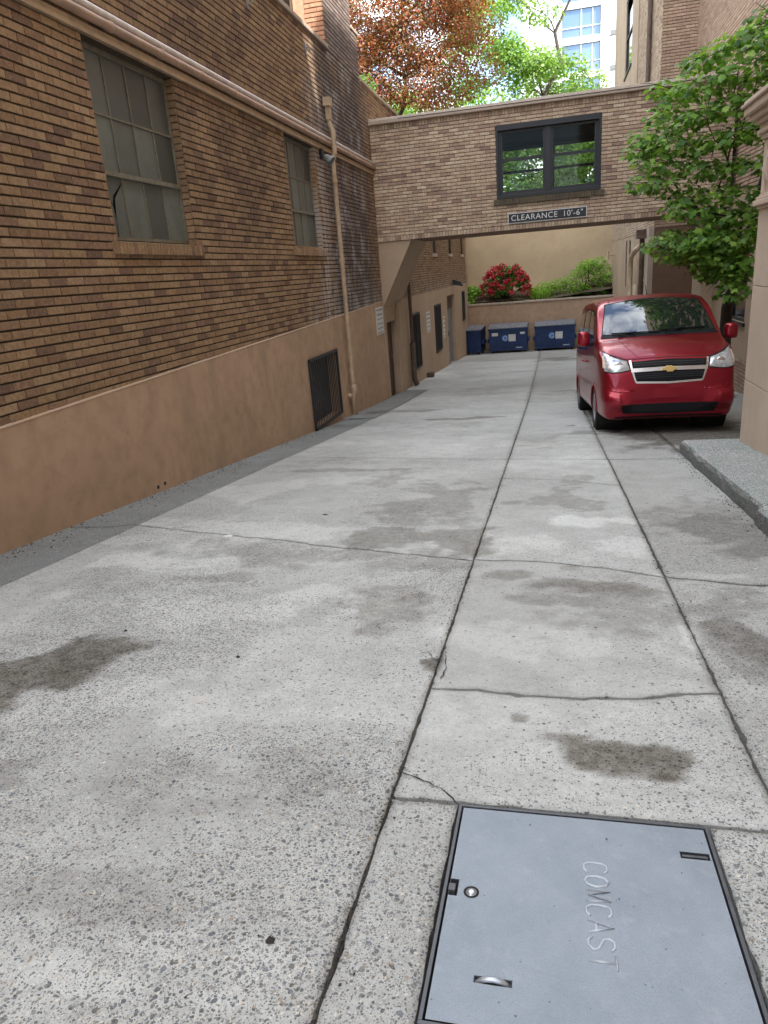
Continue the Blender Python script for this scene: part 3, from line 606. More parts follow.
# ------------------------------------------------------------------ rear left wing beyond the bridge
wg = empty('building_wing', (BX, 17.5, 0), 0, 'brick wing beyond the bridge with plaster base, dark grilles and two doors', 'building')
D1 = (17.72, 18.9, -3.2, .18); V1 = (21.0, 22.35, -1.47, .13); V2 = (25.55, 26.95, -1.45, .14); D2 = (28.9, 31.2, -3.2, .34); V3 = (34.0, 34.9, -.97, .3)
uws = [(25.95, 26.75, 1.9, 3.3), (30.2, 31.0, 1.93, 3.3), (34.4, 35.2, 1.95, 3.3)]
mb = MB(); brick_panel(mb, (BX, 0, 0), YV, PX, 17.5, 36.6, .66, 4.66, uws); part(mb, 'brick_wall', BM3, wg, fixn=False)
mb = plast_wall(BX, 17.45, 36.6, .66, [D1, V1, V2, D2, V3]); part(mb, 'plaster_base', M_PLASL, wg)
mb = MB(); mb.box(BX+.03, BX+.035, 17.47, 17.70, -3.2, .6); mb.box(BX+.03, BX+.10, 18.95, 19.4, -3.2, .62); part(mb, 'door_pier', M_PLASL, wg)
mb = MB(); mb.box(BX-.6, BX-.24, 17.5, 36.6, -3.2, 4.6); mb.box(BX-6, BX-.6, 17.5, 36.6, -3, 4.9); part(mb, 'wing_core', M_MORTL, wg)
mb = MB(); mb.box(BX-.16, BX-.12, D1[0], D1[1], gz(18)-.1, D1[3]); d = part(mb, 'door', M_DOORB, wg); mb = MB(); mb.lathe((BX-.12, 18.62, -.75), PX, [(0, .02), (.03, .02), (.04, .035), (.06, .03), (.065, .0001)], 12); part(mb, 'door_handle', M_GREYD, d, smooth=True)
mb = MB(); mb.box(BX-.15, BX-.11, D2[0]+.9, D2[1], gz(30)-.1, D2[3]-.55); d = part(mb, 'door', M_GREYD, wg); mb = MB(); mb.box(BX-.11, BX-.08, D2[0]+1.0, D2[0]+1.05, -1.3, -1.1); part(mb, 'door_handle', M_BLACK, d)
mb = MB(); mb.box(BX-.15, BX-.10, D2[0], D2[1], D2[3]-.55, D2[3]); [mb.box(BX-.10, BX-.085, D2[0], D2[1], D2[3]-.52+k*.1, D2[3]-.45+k*.1) for k in range(5)]; part(mb, 'roller_shutter_box', M_DOORB, wg)
mb = MB(); mb.box(BX-.15, BX-.11, D2[0], D2[0]+.9, gz(30)-.1, D2[3]-.55); part(mb, 'door_side_panel', M_DKWIN, wg)
for v in (V1, V2, V3):
    y0, y1, z0, z1 = v; mb = MB(); x = BX+.05
    for a in ((y0-.03, y1+.03, z1-.02, z1+.03), (y0-.03, y1+.03, z0-.03, z0+.02), (y0-.03, y0+.02, z0, z1), (y1-.02, y1+.03, z0, z1)): mb.box(x-.02, x+.015, *a)
    for k in range(1, 12): yy = y0+(y1-y0)*k/12; mb.box(x-.008, x+.006, yy-.012, yy+.012, z0, z1)
    g = part(mb, 'vent_grille', M_BLACK, wg); mb = MB(); mb.poly([(BX-.05, y0, z0), (BX-.05, y1, z0), (BX-.05, y1, z1), (BX-.05, y0, z1)]); part(mb, 'grille_backing', M_DARK, g)
for w in uws:
    y0, y1, z0, z1 = w; mb = MB(); reveal(mb, BX, 1, w, .16); part(mb, 'window_reveal', M_MORT, wg); mb = MB()
    for a in ((y0, y0+.05, z0, z1), (y1-.05, y1, z0, z1), (y0, y1, z0, z0+.05), (y0, y1, z1-.05, z1), (y0, y1, (z0+z1)/2-.02, (z0+z1)/2+.02)): mb.box(BX-.13, BX-.08, *a)
    f = part(mb, 'window', M_FRAME, wg); mb = MB(); mb.poly([(BX-.11, y0, z0), (BX-.11, y1, z0), (BX-.11, y1, z1), (BX-.11, y0, z1)]); part(mb, 'pane', M_GLDK, f)
    mb = MB(); mb.box(BX-.1, BX+.06, y0-.1, y1+.1, z0-.11, z0-.003); part(mb, 'window_sill', M_COP, wg)
mb = MB(); zz = gz(20.5)
mb.tube([(BX+.13, 20.5, 1.25), (BX+.13, 20.5, .4), (BX+.13, 20.5, -.65)], .05, 10); mb.box(BX+.02, BX+.2, 20.4, 20.6, 1.2, 1.4); part(mb, 'drainpipe', M_RUST, wg, smooth=False)
mb = MB(); mb.tube([(BX+.13, 20.5, -.6), (BX+.13, 20.5, zz+.2), (BX+.2, 20.5, zz+.03)], .075, 10); part(mb, 'iron_downpipe_foot', M_RUST, wg, smooth=True)
mb = MB(); mb.box(BX+.03, BX+.25, 23.2, 23.5, gz(23.3), gz(23.3)+.16); part(mb, 'scupper_block', M_RUST, wg, bevel=.02)
# dark and pale water streaks are in the brick; corner pilaster at the far end
mb = MB(); mb.box(BX-.02, BX+.05, 36.15, 36.6, .66, 4.6); part(mb, 'corner_strip', M_PLASL, wg)
q = empty('wall_lamp', (BX+.03, 31.0, .82), 0, 'black wall lamp above the far grey door', 'lamp'); mb = MB(); mb.box(0, .06, -.1, .1, -.1, .1); mb.build('lamp_base', M_BLACK, q, bevel=.01); mb = MB(); mb.hexa([(.06, -.16, -.12), (.42, -.14, -.2), (.42, .14, -.2), (.06, .16, -.12), (.06, -.16, .1), (.36, -.12, -.02), (.36, .12, -.02), (.06, .16, .1)]); mb.build('lamp_head', M_BLACK, q, bevel=.01)
def wall_sign(y0, y1, z0, z1, x, label, rows=6):
    q = empty('wall_sign', (x, (y0+y1)/2, (z0+z1)/2), 0, label, 'sign', 'small white notices on the left wall'); w = (y1-y0)/2; h = (z1-z0)/2
    mb = MB(); mb.box(0, .012, -w, w, -h, h); mb.build('sign_plate', M_SIGNW, q, bevel=.003); mb = MB()
    for r in range(rows):
        z = h-(r+.6)*(2*h/rows); y = -w*.82
        while y < w*.7:
            l = random.uniform(.04, .12)*w*2; hgt = h/rows*(.75 if r < 2 else .45); mb.box(.0125, .0145, y, min(y+l, w*.82), z-hgt/2, z+hgt/2); y += l+w*.09
    mb.build('sign_marks', M_INK, q)
wall_sign(16.62, 17.36, -.03, .60, BX+.032, 'white notice with grey print at the end of the near plaster wall', 6)
wall_sign(23.75, 24.45, -.62, .05, BX+.032, 'white notice between the two dark grilles beyond the bridge', 5)
wall_sign(27.55, 27.95, -1.15, -.35, BX+.032, 'narrow white notice just before the grey door beyond the bridge', 5)
# hedge on the terrace above the parapet
hed = empty('clipped_hedge', (-4.9, 19, 5.0), 0, 'green bush standing behind the left parapet beside the bridge', 'bush')

# ------------------------------------------------------------------ foliage
def leaf_mesh(name, centers, per, rad, size, mat, parent, shape='quad', flat=.6, droop=.3, jit=.35, seed=1, smooth=False):
    g = np.random.default_rng(seed); V = []; Fs = []
    shapes = {'quad': [(0, 0), (.42, .5), (0, 1), (-.42, .5)],
              'maple': [(0, 0), (.25, .1), (.55, .05), (.38, .3), (.62, .55), (.3, .6), (.18, .78), (0, 1.05), (-.18, .78), (-.3, .6), (-.62, .55), (-.38, .3), (-.55, .05), (-.25, .1)],
              'blade': [(0, 0), (.07, .5), (0, 1), (-.07, .5)]}
    sh = np.array(shapes[shape]); k = len(sh); allV = []; allF = []; base = 0
    for c, pr, rd in zip(centers, per, rad):
        rd = np.array(rd if hasattr(rd, '__len__') else (rd, rd, rd)); n = int(pr)
        d = g.normal(size=(n, 3)); d /= np.linalg.norm(d, axis=1)[:, None]; r = g.uniform(.35, 1.05, (n, 1))**.6
        P = np.array(c)+d*r*rd
        nrm_ = np.stack([g.normal(0, flat, n), g.normal(0, flat, n)-.15, np.ones(n)], -1)+d*.5; nrm_ /= np.linalg.norm(nrm_, axis=1)[:, None]
        a = g.normal(size=(n, 3)); a[:, 2] -= droop*2; a += d*.8; a -= nrm_*np.sum(a*nrm_, 1)[:, None]; a /= np.linalg.norm(a, axis=1)[:, None]; b = np.cross(nrm_, a)
        s = size*g.uniform(1-jit, 1+jit, (n, 1, 1))
        lx = sh[None, :, 0, None]*s; ly = sh[None, :, 1, None]*s
        bend = (np.abs(sh[:, 0])*-.25-.25*sh[:, 1]**2)[None, :, None]*s
        pts = P[:, None, :]+b[:, None, :]*lx+a[:, None, :]*ly+nrm_[:, None, :]*bend
        allV.append(pts.reshape(-1, 3)); allF.append((np.arange(n*k)+base).reshape(n, k)); base += n*k
    V = np.vstack(allV); Fc = np.vstack(allF)
    me = bpy.data.meshes.new(name); me.vertices.add(len(V)); me.vertices.foreach_set('co', V.reshape(-1))
    me.loops.add(Fc.size); me.loops.foreach_set('vertex_index', Fc.reshape(-1).astype(np.int32)); me.polygons.add(len(Fc))
    me.polygons.foreach_set('loop_start', (np.arange(len(Fc))*k).astype(np.int32)); me.polygons.foreach_set('loop_total', np.full(len(Fc), k, np.int32))
    me.update(calc_edges=True); me.validate(); me.materials.append(mat)
    o = bpy.data.objects.new(name, me); COL.objects.link(o)
    if parent is not None: inv(o, parent)
    return o
def limb(mb, a, b, r0, r1, sag=.12, n=6):
    a = Vector(a); b = Vector(b); L = (b-a).length; off = Vector((random.uniform(-1, 1), random.uniform(-1, 1), random.uniform(.2, 1)))*L*sag
    mb.tube([a.lerp(b, k/n)+off*math.sin(PI*k/n)+Vector([random.uniform(-1, 1)*L*.012 for _ in range(3)]) for k in range(n+1)], [r0+(r1-r0)*k/n for k in range(n+1)], 7)
def tree(root, base, nodes, tips, per, rad, size, lmat, bmat, r0, shape='quad', seed=1, **kw):
    """nodes: trunk/fork points; every tip is joined to its best node"""
    mb = MB(); base = Vector(base); prev = base; rr = r0; nd = [Vector(n) for n in nodes]
    mb.tube([base]+nd, [r0*1.25]+[r0*(1-.8*(k+1)/len(nd)) for k in range(len(nd))], 10)
    trunk = inv(mb.build('trunk', bmat, smooth=True), root); mb = MB()
    pts = [(n, r0*(1-.8*(k+1)/len(nd))*.55, 0.) for k, n in enumerate(nd)]     # every tip grows from the best earlier point
    for t in sorted((Vector(t) for t in tips), key=lambda t: min((t-n).length for n in nd)):
        p, rp, pl_ = min(pts, key=lambda q: (q[0]-t).length+.35*q[2]+max(0, q[0].z-t.z)*.8)
        L = (p-t).length; r1 = max(.006, rp*.55); limb(mb, p, t, max(rp*.8, .008), r1, .1); pts.append((t, r1, pl_+L))
        for _ in range(3): limb(mb, p.lerp(t, .75), t+Vector([random.gauss(0, 1)*(rad[0][i] if hasattr(rad[0], '__len__') else rad[0])*.6 for i in range(3)]), min(.010, r1), .003, .08, 4)
    inv(mb.build('branches', bmat, smooth=True), root)
    leaf_mesh('crown', tips, per, rad, size, lmat, root, shape, seed=seed, **kw)

cs = [(-4.75+random.uniform(-.25, .25), 17.3+i*.30, 5.45+.35*math.sin(i*.9)+random.uniform(-.1, .15)-.02*i) for i in range(11)]
mb = MB(); [limb(mb, (c[0], c[1], 4.9), c, .02, .01) for c in cs]; inv(mb.build('stems', M_BARK), hed)
leaf_mesh('foliage', cs, [420]*11, [(.35, .35, .42)]*11, .075, L_MID, hed, seed=3)

# near maple beside the right wall
mt = empty('maple_tree', (3.25, 14.9, gz(14.9)), 0, 'green maple tree leaning out from the right wall beside the red van', 'tree')
tipsp = [(700, 62, 12.5), (722, 50, 12), (748, 38, 11.5), (765, 20, 11.8), (668, 88, 13.2), (690, 92, 12.7), (712, 84, 12.2), (738, 72, 11.8), (762, 70, 11.4), (664, 112, 13.2), (684, 122, 12.8), (706, 112, 12.3), (730, 106, 12), (755, 100, 11.6),
         (648, 136, 13.4), (668, 142, 13), (690, 146, 12.8), (714, 140, 12.4), (742, 132, 12), (764, 130, 11.6), (652, 160, 13.2), (676, 166, 13), (702, 168, 12.6), (728, 166, 12.5), (752, 165, 12), (640, 150, 13.6), (645, 182, 13.4), (668, 186, 13.1), (690, 196, 12.9), (716, 194, 12.7), (742, 194, 12.4),
         (678, 208, 13), (700, 214, 12.9), (726, 216, 12.7), (748, 214, 12.4), (668, 238, 13.1), (686, 240, 12.8), (706, 238, 12.6), (728, 240, 12.5), (676, 254, 13), (696, 258, 12.8), (716, 258, 12.7), (736, 262, 12.5), (706, 270, 12.9), (730, 278, 12.6), (735, 292, 12.5), (770, 45, 11.2), (660, 246, 13.3), (788, 80, 11.2), (785, 140, 11.4)]
tips = [at(*p) for p in tipsp]
b0 = Vector((3.25, 14.9, gz(14.9)))
nodes = [b0+Vector((-.02, -.1, .9)), b0+Vector((-.08, -.35, 1.7)), b0+Vector((-.05, -.8, 2.4)), b0+Vector((.0, -1.3, 3.1)), b0+Vector((.05, -1.7, 3.9)), b0+Vector((.1, -2.0, 4.8)), b0+Vector((.15, -2.3, 5.6))]
tree(mt, b0, nodes, tips, [92]*len(tips), [(.32, .46, .155)]*len(tips), .09, L_MAPLE, M_BARK, .13, 'maple', seed=5, flat=.45, droop=.35, jit=.3)
lo = [at(x, y, Y) for x, y, Y in ((700, 245, 13), (715, 250, 12.9), (730, 250, 12.8), (712, 232, 12.8), (690, 248, 13), (742, 235, 12.6), (738, 270, 12.7), (722, 268, 12.8))]
leaf_mesh('lower_crown', lo, [80]*len(lo), [(.32, .45, .2)]*len(lo), .115, L_MAPLE, mt, 'maple', flat=.45, droop=.35, seed=15)

# ------------------------------------------------------------------ bridge
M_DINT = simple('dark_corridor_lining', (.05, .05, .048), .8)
BY = 17.5; BD = 2.2; ZB, ZT = 2.06, 4.52
br = empty('brick_footbridge', (0, BY, ZB), 0, 'tan brick bridge corridor crossing over the drive between the buildings', 'bridge')
BW = (-1.16, 1.08, 2.72, 4.22)
mb = MB(); brick_panel(mb, (0, BY, 0), XV, NY, -3.985, 3.7, ZB+.10, ZT-.11, [BW, (BW[0], BW[1], BW[2]-.13, BW[2])], L=.225, H=.072, bed=.013); BM2 = [M_BRICK2, M_HEAD, M_MORTL]; part(mb, 'brick_wall', BM2, br, fixn=False)
mb = MB(); soldier(mb, (0, BY, 0), XV, NY, -3.985, 3.7, ZB, ZB+.095, .07, .02); part(mb, 'soldier_course', M_BRICK2, br)
mb = MB(); soldier(mb, (0, BY, 0), XV, NY, -3.985, 3.7, ZT-.10, ZT+.0, .07, .012); part(mb, 'soldier_course', M_BRICK2, br)
mb = MB(); soldier(mb, (0, BY, 0), XV, NY, BW[0]-.08, BW[1]+.08, BW[2]-.125, BW[2]-.005, .07, .07); part(mb, 'window_sill', brick_mat('mossy_sill_brick', [(.08, .065, .04), (.10, .085, .045), (.06, .05, .04)], .4), br)
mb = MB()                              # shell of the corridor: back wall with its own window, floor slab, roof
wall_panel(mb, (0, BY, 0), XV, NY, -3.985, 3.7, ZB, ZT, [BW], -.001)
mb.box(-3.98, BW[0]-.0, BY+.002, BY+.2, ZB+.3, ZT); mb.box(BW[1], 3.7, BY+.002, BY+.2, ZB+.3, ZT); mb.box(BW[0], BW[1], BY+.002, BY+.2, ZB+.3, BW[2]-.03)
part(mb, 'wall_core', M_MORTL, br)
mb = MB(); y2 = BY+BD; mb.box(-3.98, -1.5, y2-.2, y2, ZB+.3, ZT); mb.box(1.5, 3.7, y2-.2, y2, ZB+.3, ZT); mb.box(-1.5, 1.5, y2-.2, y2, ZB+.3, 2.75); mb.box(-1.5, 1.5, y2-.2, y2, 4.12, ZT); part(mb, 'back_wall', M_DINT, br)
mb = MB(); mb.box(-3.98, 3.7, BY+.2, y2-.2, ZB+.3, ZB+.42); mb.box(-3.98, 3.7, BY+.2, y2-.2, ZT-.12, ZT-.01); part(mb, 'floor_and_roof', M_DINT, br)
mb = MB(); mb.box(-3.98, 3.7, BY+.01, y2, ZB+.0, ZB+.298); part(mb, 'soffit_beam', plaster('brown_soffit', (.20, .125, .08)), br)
mb = MB(); mb.box(-4.0, 3.7, BY-.10, y2+.08, ZT+.002, ZT+.085); part(mb, 'coping', M_COP, br, bevel=.012)
mb = MB(); mb.box(-4.0, 3.7, BY-.065, y2+.05, ZT+.09, ZT+.13); part(mb, 'metal_flashing', simple('tan_flashing', (.52, .44, .36), .45, var=.15), br, bevel=.004)
mb = MB(); mb.tube([(-3.3, BY-.10, ZT+.07), (3.7, BY-.10, ZT+.05)], .008, 6); part(mb, 'roof_cable', M_BLACK, br)
def bridge_window(y, x0, x1, z0, z1, mat, back=False):
    mb = MB(); t = .085
    for a in ((x0, x0+t, z0, z1), (x1-t, x1, z0, z1), (x0+t, x1-t, z0, z0+t), (x0+t, x1-t, z1-t*1.3, z1)): mb.box(a[0], a[1], y, y+.11, a[2], a[3])
    xm = (x0+x1)/2; mb.box(xm-.065, xm+.065, y-.005, y+.1, z0+t, z1-t)
    f = part(mb, 'window', mat, br, bevel=.004)
    for a, b in ((x0+t, xm-.065), (xm+.065, x1-t)):
        s = MB(); u = .045; zm = z0+(z1-z0)*.53
        for q in ((a, a+u, z0+t, z1-t*1.3), (b-u, b, z0+t, z1-t*1.3), (a+u, b-u, z0+t, z0+t+.06), (a+u, b-u, z1-t*1.3-u, z1-t*1.3), (a+u, b-u, zm-.03, zm+.03)): s.box(q[0], q[1], y+.03, y+.08, q[2], q[3])
        part(s, 'sash', mat, f)
        g = MB(); g.box(a+u, b-u, y+.052, y+.056, z0+t+.06, zm-.03); g.box(a+u, b-u, y+.062, y+.066, zm+.03, z1-t*1.3-u); part(g, 'pane', M_CLEAR, f)
    return f
bridge_window(BY+.05, BW[0]+.01, BW[1]-.01, BW[2]+.01, BW[3]-.01, M_DKWIN)
mb = MB()                              # dark trim round the window, head board and apron
mb.box(BW[0]+.01, BW[1]-.01, BY-.02, BY+.05, BW[3]-.12, BW[3]-.005); mb.box(BW[0]+.0, BW[1]-.0, BY-.045, BY+.05, BW[2]+.0, BW[2]+.07); mb.box(BW[0]+.002, BW[0]+.05, BY-.02, BY+.05, BW[2]+.07, BW[3]-.12); mb.box(BW[1]-.05, BW[1]-.002, BY-.02, BY+.05, BW[2]+.07, BW[3]-.12); part(mb, 'window_trim', M_DKWIN, br, bevel=.004)
bridge_window(BY+BD-.16, -1.5, 1.5, 2.75, 4.12, M_DKWIN, True)
mb = MB(); mb.hexa([(-3.99, BY+.02, .55), (-3.9, BY+.02, .70), (-3.9, BY+BD, .70), (-3.99, BY+BD, .55), (-3.99, BY+.02, ZB-.001), (-3.18, BY+.02, ZB-.001), (-3.18, BY+BD, ZB-.001), (-3.99, BY+BD, ZB-.001)])
part(mb, 'haunch_bracket', M_PLASL, br)
def text_obj(txt, size, loc, rot, mat, parent, name, ext=.004, sx=1., space=1.1):
    cu = bpy.data.curves.new(name, 'FONT'); cu.body = txt; cu.size = size; cu.extrude = ext; cu.align_x = 'CENTER'; cu.align_y = 'CENTER'; cu.space_character = space; cu.offset = -.0
    o = bpy.data.objects.new(name, cu); COL.objects.link(o); dg = bpy.context.evaluated_depsgraph_get(); me = bpy.data.meshes.new_from_object(o.evaluated_get(dg)); bpy.data.objects.remove(o)
    me.materials.clear(); me.materials.append(mat); o = bpy.data.objects.new(name, me); COL.objects.link(o); o.parent = parent; o.location = loc; o.rotation_euler = rot; o.scale = (sx, 1, 1); return o
sg = empty('clearance_sign', (-.065, BY-.03, 2.295), 0, 'black sign with cream letters reading clearance under the bridge window', 'sign')
mb = MB(); mb.box(-.86, .86, -.012, 0, -.108, .108); mb.build('sign_rim', M_SIGNW, sg); mb = MB(); mb.box(-.845, .845, -.016, -.0125, -.094, .094); mb.build('sign_panel', M_BLACK, sg)
text_obj('CLEARANCE', .165, (-.28, -.018, -.002), (PI/2, 0, 0), M_SIGNW, sg, 'sign_lettering', .002, 1.03); text_obj("10'-6\"", .165, (.56, -.018, -.002), (PI/2, 0, 0), M_SIGNW, sg, 'sign_lettering', .002, 1.03)
mb = MB()                              # steel pole inside the corridor seen through the window
# ------------------------------------------------------------------ right building
RX = 3.72
rb = empty('corner_building', (RX, 12, 0), 0, 'tan building along the right side with brick upper storeys and dark framed window', 'building')
RW = (15.55, 16.85, -.13, 1.75); RU = (16.2, 17.2, 6.6, 8.4)
mb = MB(); wall_panel(mb, (RX, 0, 0), YV, PX, 7.6, 20.2, -.85, 2.3, [RW]); reveal(mb, RX, -1, RW, .15); part(mb, 'plaster_wall', M_PLASL, rb)
mb = MB(); brick_panel(mb, (RX, 0, 0), YV, NX, 8.5, 17.5, -2.1, -.85); part(mb, 'brick_base', [M_BRICK3, M_HEAD, M_MORTL], rb, fixn=False)
mb = MB(); brick_panel(mb, (RX+.1, 0, 0), YV, NX, 8.5, 23.0, 2.3, 9.4, [RU]); part(mb, 'brick_wall', [M_BRICK3, M_HEAD, M_MORTL], rb, fixn=False)
mb = MB(); mb.box(RX+.02, RX+9, 7.6, 15.5, -3, -.86); mb.box(RX+.3, RX+9, 7.3, 23, -3, 19); part(mb, 'building_core', M_BRICK3, rb)  # unseen upper part made tall, near end lengthened, to block the sun
def side_window(X, N, w, mat, parent, sill=True, mid=.5):
    y0, y1, z0, z1 = w; s = N; mb = MB(); xa = X+s*.10; xb = X+s*.03
    for a in ((y0, y0+.06, z0, z1), (y1-.06, y1, z0, z1), (y0, y1, z0, z0+.06), (y0, y1, z1-.06, z1), (y0, y1, z0+(z1-z0)*mid-.025, z0+(z1-z0)*mid+.025)): mb.box(xa, xb, *a)
    f = part(mb, 'window', mat, parent); mb = MB(); mb.poly([(X+s*.07, y0, z0), (X+s*.07, y1, z0), (X+s*.07, y1, z1), (X+s*.07, y0, z1)]); part(mb, 'pane', M_GLDK, f)
    if sill: mb = MB(); mb.box(X+s*.12, X-s*.05, y0-.08, y1+.08, z0-.07, z0-.003); part(mb, 'window_sill', M_DKWIN, parent)
side_window(RX, 1, RW, M_DKWIN, rb); side_window(RX+.1, 1, RU, M_WHITE, rb)
mb = MB(); reveal(mb, RX+.1, -1, RU, .15); part(mb, 'window_reveal', M_MORTL, rb)
mb = MB(); mb.box(RX-.25, RX+.02, 18.6, 19.69, -3, 2.05); part(mb, 'bridge_pier', M_PLASL, rb)
# rear right wing
rw = empty('rear_building', (2.92, 23, 0), 0, 'pale building behind the bridge on the right with slit windows and pipes', 'building')
X2 = 2.92; NW = [(29.3, 30.0, .1, 1.85), (30.6, 31.2, .1, 1.85), (25.0, 26.3, -.6, 1.6)]; TW = (30.6, 33.0, 7.85, 10.4); UBR = (24.2, 24.6, 5.2, 5.5)
mb = MB(); wall_panel(mb, (X2, 0, 0), YV, PX, 23.0, 37.6, -3.2, 1.98, NW); [reveal(mb, X2, -1, w, .15) for w in NW]; part(mb, 'plaster_wall', M_PLASL, rw)
mb = MB(); brick_panel(mb, (X2, 0, 0), YV, NX, 23.0, 28.6, 1.98, 9.9); brick_panel(mb, (X2, 0, 0), YV, NX, 28.6, 37.6, 1.98, 2.9); part(mb, 'brick_wall', BM2, rw, fixn=False)
mb = MB(); wall_panel(mb, (X2-.05, 0, 0), YV, PX, 28.6, 37.6, 2.9, 14, [TW]); reveal(mb, X2-.05, -1, TW, .18); mb.box(X2-.049, X2+.3, 28.59, 28.6, 2.9, 14); part(mb, 'rendered_wall', M_PLASL, rw)
side_window(X2-.05, 1, TW, M_DKWIN, rw); [side_window(X2, 1, w, M_DKWIN, rw, False) for w in NW[:2]]; side_window(X2, 1, NW[2], M_WHITE, rw, False)
mb = MB(); wall_panel(mb, (0, 23.0, 0), XV, NY, X2, 6.2, -3.2, 2.0); part(mb, 'shaded_wall', plaster('shade_tan_plaster', (.17, .105, .07)), rw)  # plaster colour darkened to paint in the shade on this wall
mb = MB(); brick_panel(mb, (0, 23.0, 0), XV, NY, X2, 4.6, 2.0, 9.9); part(mb, 'brick_wall', [M_BRICK3, M_HEAD, M_MORTL], rw, fixn=False)
mb = MB(); mb.box(X2+.25, 12, 23.3, 42, -3, 16); mb.box(X2+.02, 12, 23.02, 37.6, 9.9, 13.9); part(mb, 'building_core', M_BRICK3, rw)  # core lengthened past the far end to shade the end wall
mb = MB(); mb.tube([(X2-.1, 25.0, 4.6), (X2-.1, 25.0, 10)], .07, 10); part(mb, 'drainpipe', M_RUST, rw)
mb = MB(); mb.box(X2-.14, X2, 23.0, 23.5, -3, 2.02); part(mb, 'corner_post', M_COP, rw)
mb = MB(); mb.tube([(X2-.25, 23.7, 1.98), (X2-.22, 23.8, 1.5), (X2-.22, 23.9, -.3), (X2-.2, 23.9, -2.2)], .075, 10); mb.box(X2-.4, X2-.05, 23.6, 24.0, 1.75, 2.0); part(mb, 'drainpipe', M_RUST, rw, smooth=False)
mb = MB(); mb.tube([(X2-.2, 23.9, 1.55), (X2-.22, 25.6, 1.45), (X2-.22, 26.9, 1.25), (X2-.22, 27.0, 1.0), (X2-.22, 27.0, -.1), (X2-.22, 26.7, -.25), (X2-.22, 25.4, -.3)], .085, 10); mb.tube([(X2-.22, 25.2, .4), (X2-.22, 25.2, -1.6)], .07, 10); mb.tube([(X2-.22, 25.2, -.55), (X2-.22, 26.2, -.6)], .09, 10)
for z in (-.1, -.45, -.85): mb.tube([(X2-.22, 25.2, z), (X2-.22, 25.2, z+.14)], .11, 10)
part(mb, 'waste_pipe', M_PIPE, rw, smooth=True)
q = empty('wall_pipe_outlet', (X2, 36, 1.2), 0, 'tiny pipe outlet on the far end wall', 'pipe'); mb = MB(); mb.tube([(-.3, .2, 0), (-.3, .2, .35)], .06, 8); mb.tube([(-.3, .2, .2), (0, .2, .2)], .04, 8); mb.build('outlet', M_PIPE, q)  # plain pipe outlet without a lamp

# ------------------------------------------------------------------ stone gate building with pilaster at the right edge, granite kerb
pl = empty('stone_pilaster', (1.93, 7.8, -.6), 0, 'pink tan stone pilaster with moulded capital at the right edge', 'pillar')
PXL, PYF = 1.93, 7.86
mb = MB(); zs = [-.75, .02, .93, 1.62]; js = .006
for i, (a, b) in enumerate(zip(zs, zs[1:])):
    cuts = [3.0, 4.6, 6.2, PYF] if i % 2 else [3.0, 3.9, 5.4, 6.95, PYF]
    for c, d in zip(cuts, cuts[1:]): mb.box(PXL, PXL+1.6, c+js/2, d-js/2, a+js/2, b-js/2)
part(mb, 'stone_block', M_STONE, pl, bevel=.004)
mb = MB(); mb.box(PXL+.012, PXL+1.58, 3.0, PYF-.012, -.8, 1.62); part(mb, 'joint_filling', mortar('light_joint', (.60, .47, .37)), pl)
def mould(mb, z, prs):                 # stacked moulding: list of (height, projection)
    for h, p in prs: mb.box(PXL-p, PXL+1.6, 3.0, PYF+p, z, z+h-.001); z += h
    return z
mb = MB(); z = mould(mb, 1.62, [(.03, .02), (.05, .05), (.03, .03), (.02, .01)]); part(mb, 'lower_moulding', M_STONE, pl, bevel=.008)
mb = MB(); mb.box(PXL+.02, PXL+1.6, 3.0, PYF-.02, 1.75, 2.22); mb.box(PXL, PXL+1.6, PYF-.09, PYF-.0, 1.75, 2.22); part(mb, 'frieze_panel', M_STONE, pl, bevel=.006)
mb = MB()
for k in range(4):                     # carved scroll work on the frieze
    yc = PYF-.34-k*.55; P = []
    for t in np.linspace(0, 3.5*PI, 34): r = .035+.010*t; P.append((PXL+.008, yc+r*math.cos(t), 1.98+r*math.sin(t)))
    mb.tube(P, .022, 8); mb.tube([(PXL+.01, yc+.13, 1.84), (PXL, yc+.22, 1.95), (PXL+.01, yc+.2, 2.12)], [.02, .035, .012], 8)
part(mb, 'carved_scroll', M_STONE, pl, smooth=True)
mb = MB(); z = mould(mb, 2.22, [(.04, .03), (.04, .06), (.05, .04), (.04, .08), (.05, .12), (.07, .16), (.03, .185), (.03, .165)]); part(mb, 'cornice', M_STONE, pl, bevel=.01)
mb = MB(); mb.box(PXL+.35, PXL+6, -30, PYF-.5, 2.5, 17); mb.box(PXL+.12, PXL+1.6, -6, 2.999, -.6, 2.5); part(mb, 'wall_above', M_STONE, pl)  # block out of view above the cornice, made tall to shade the drive
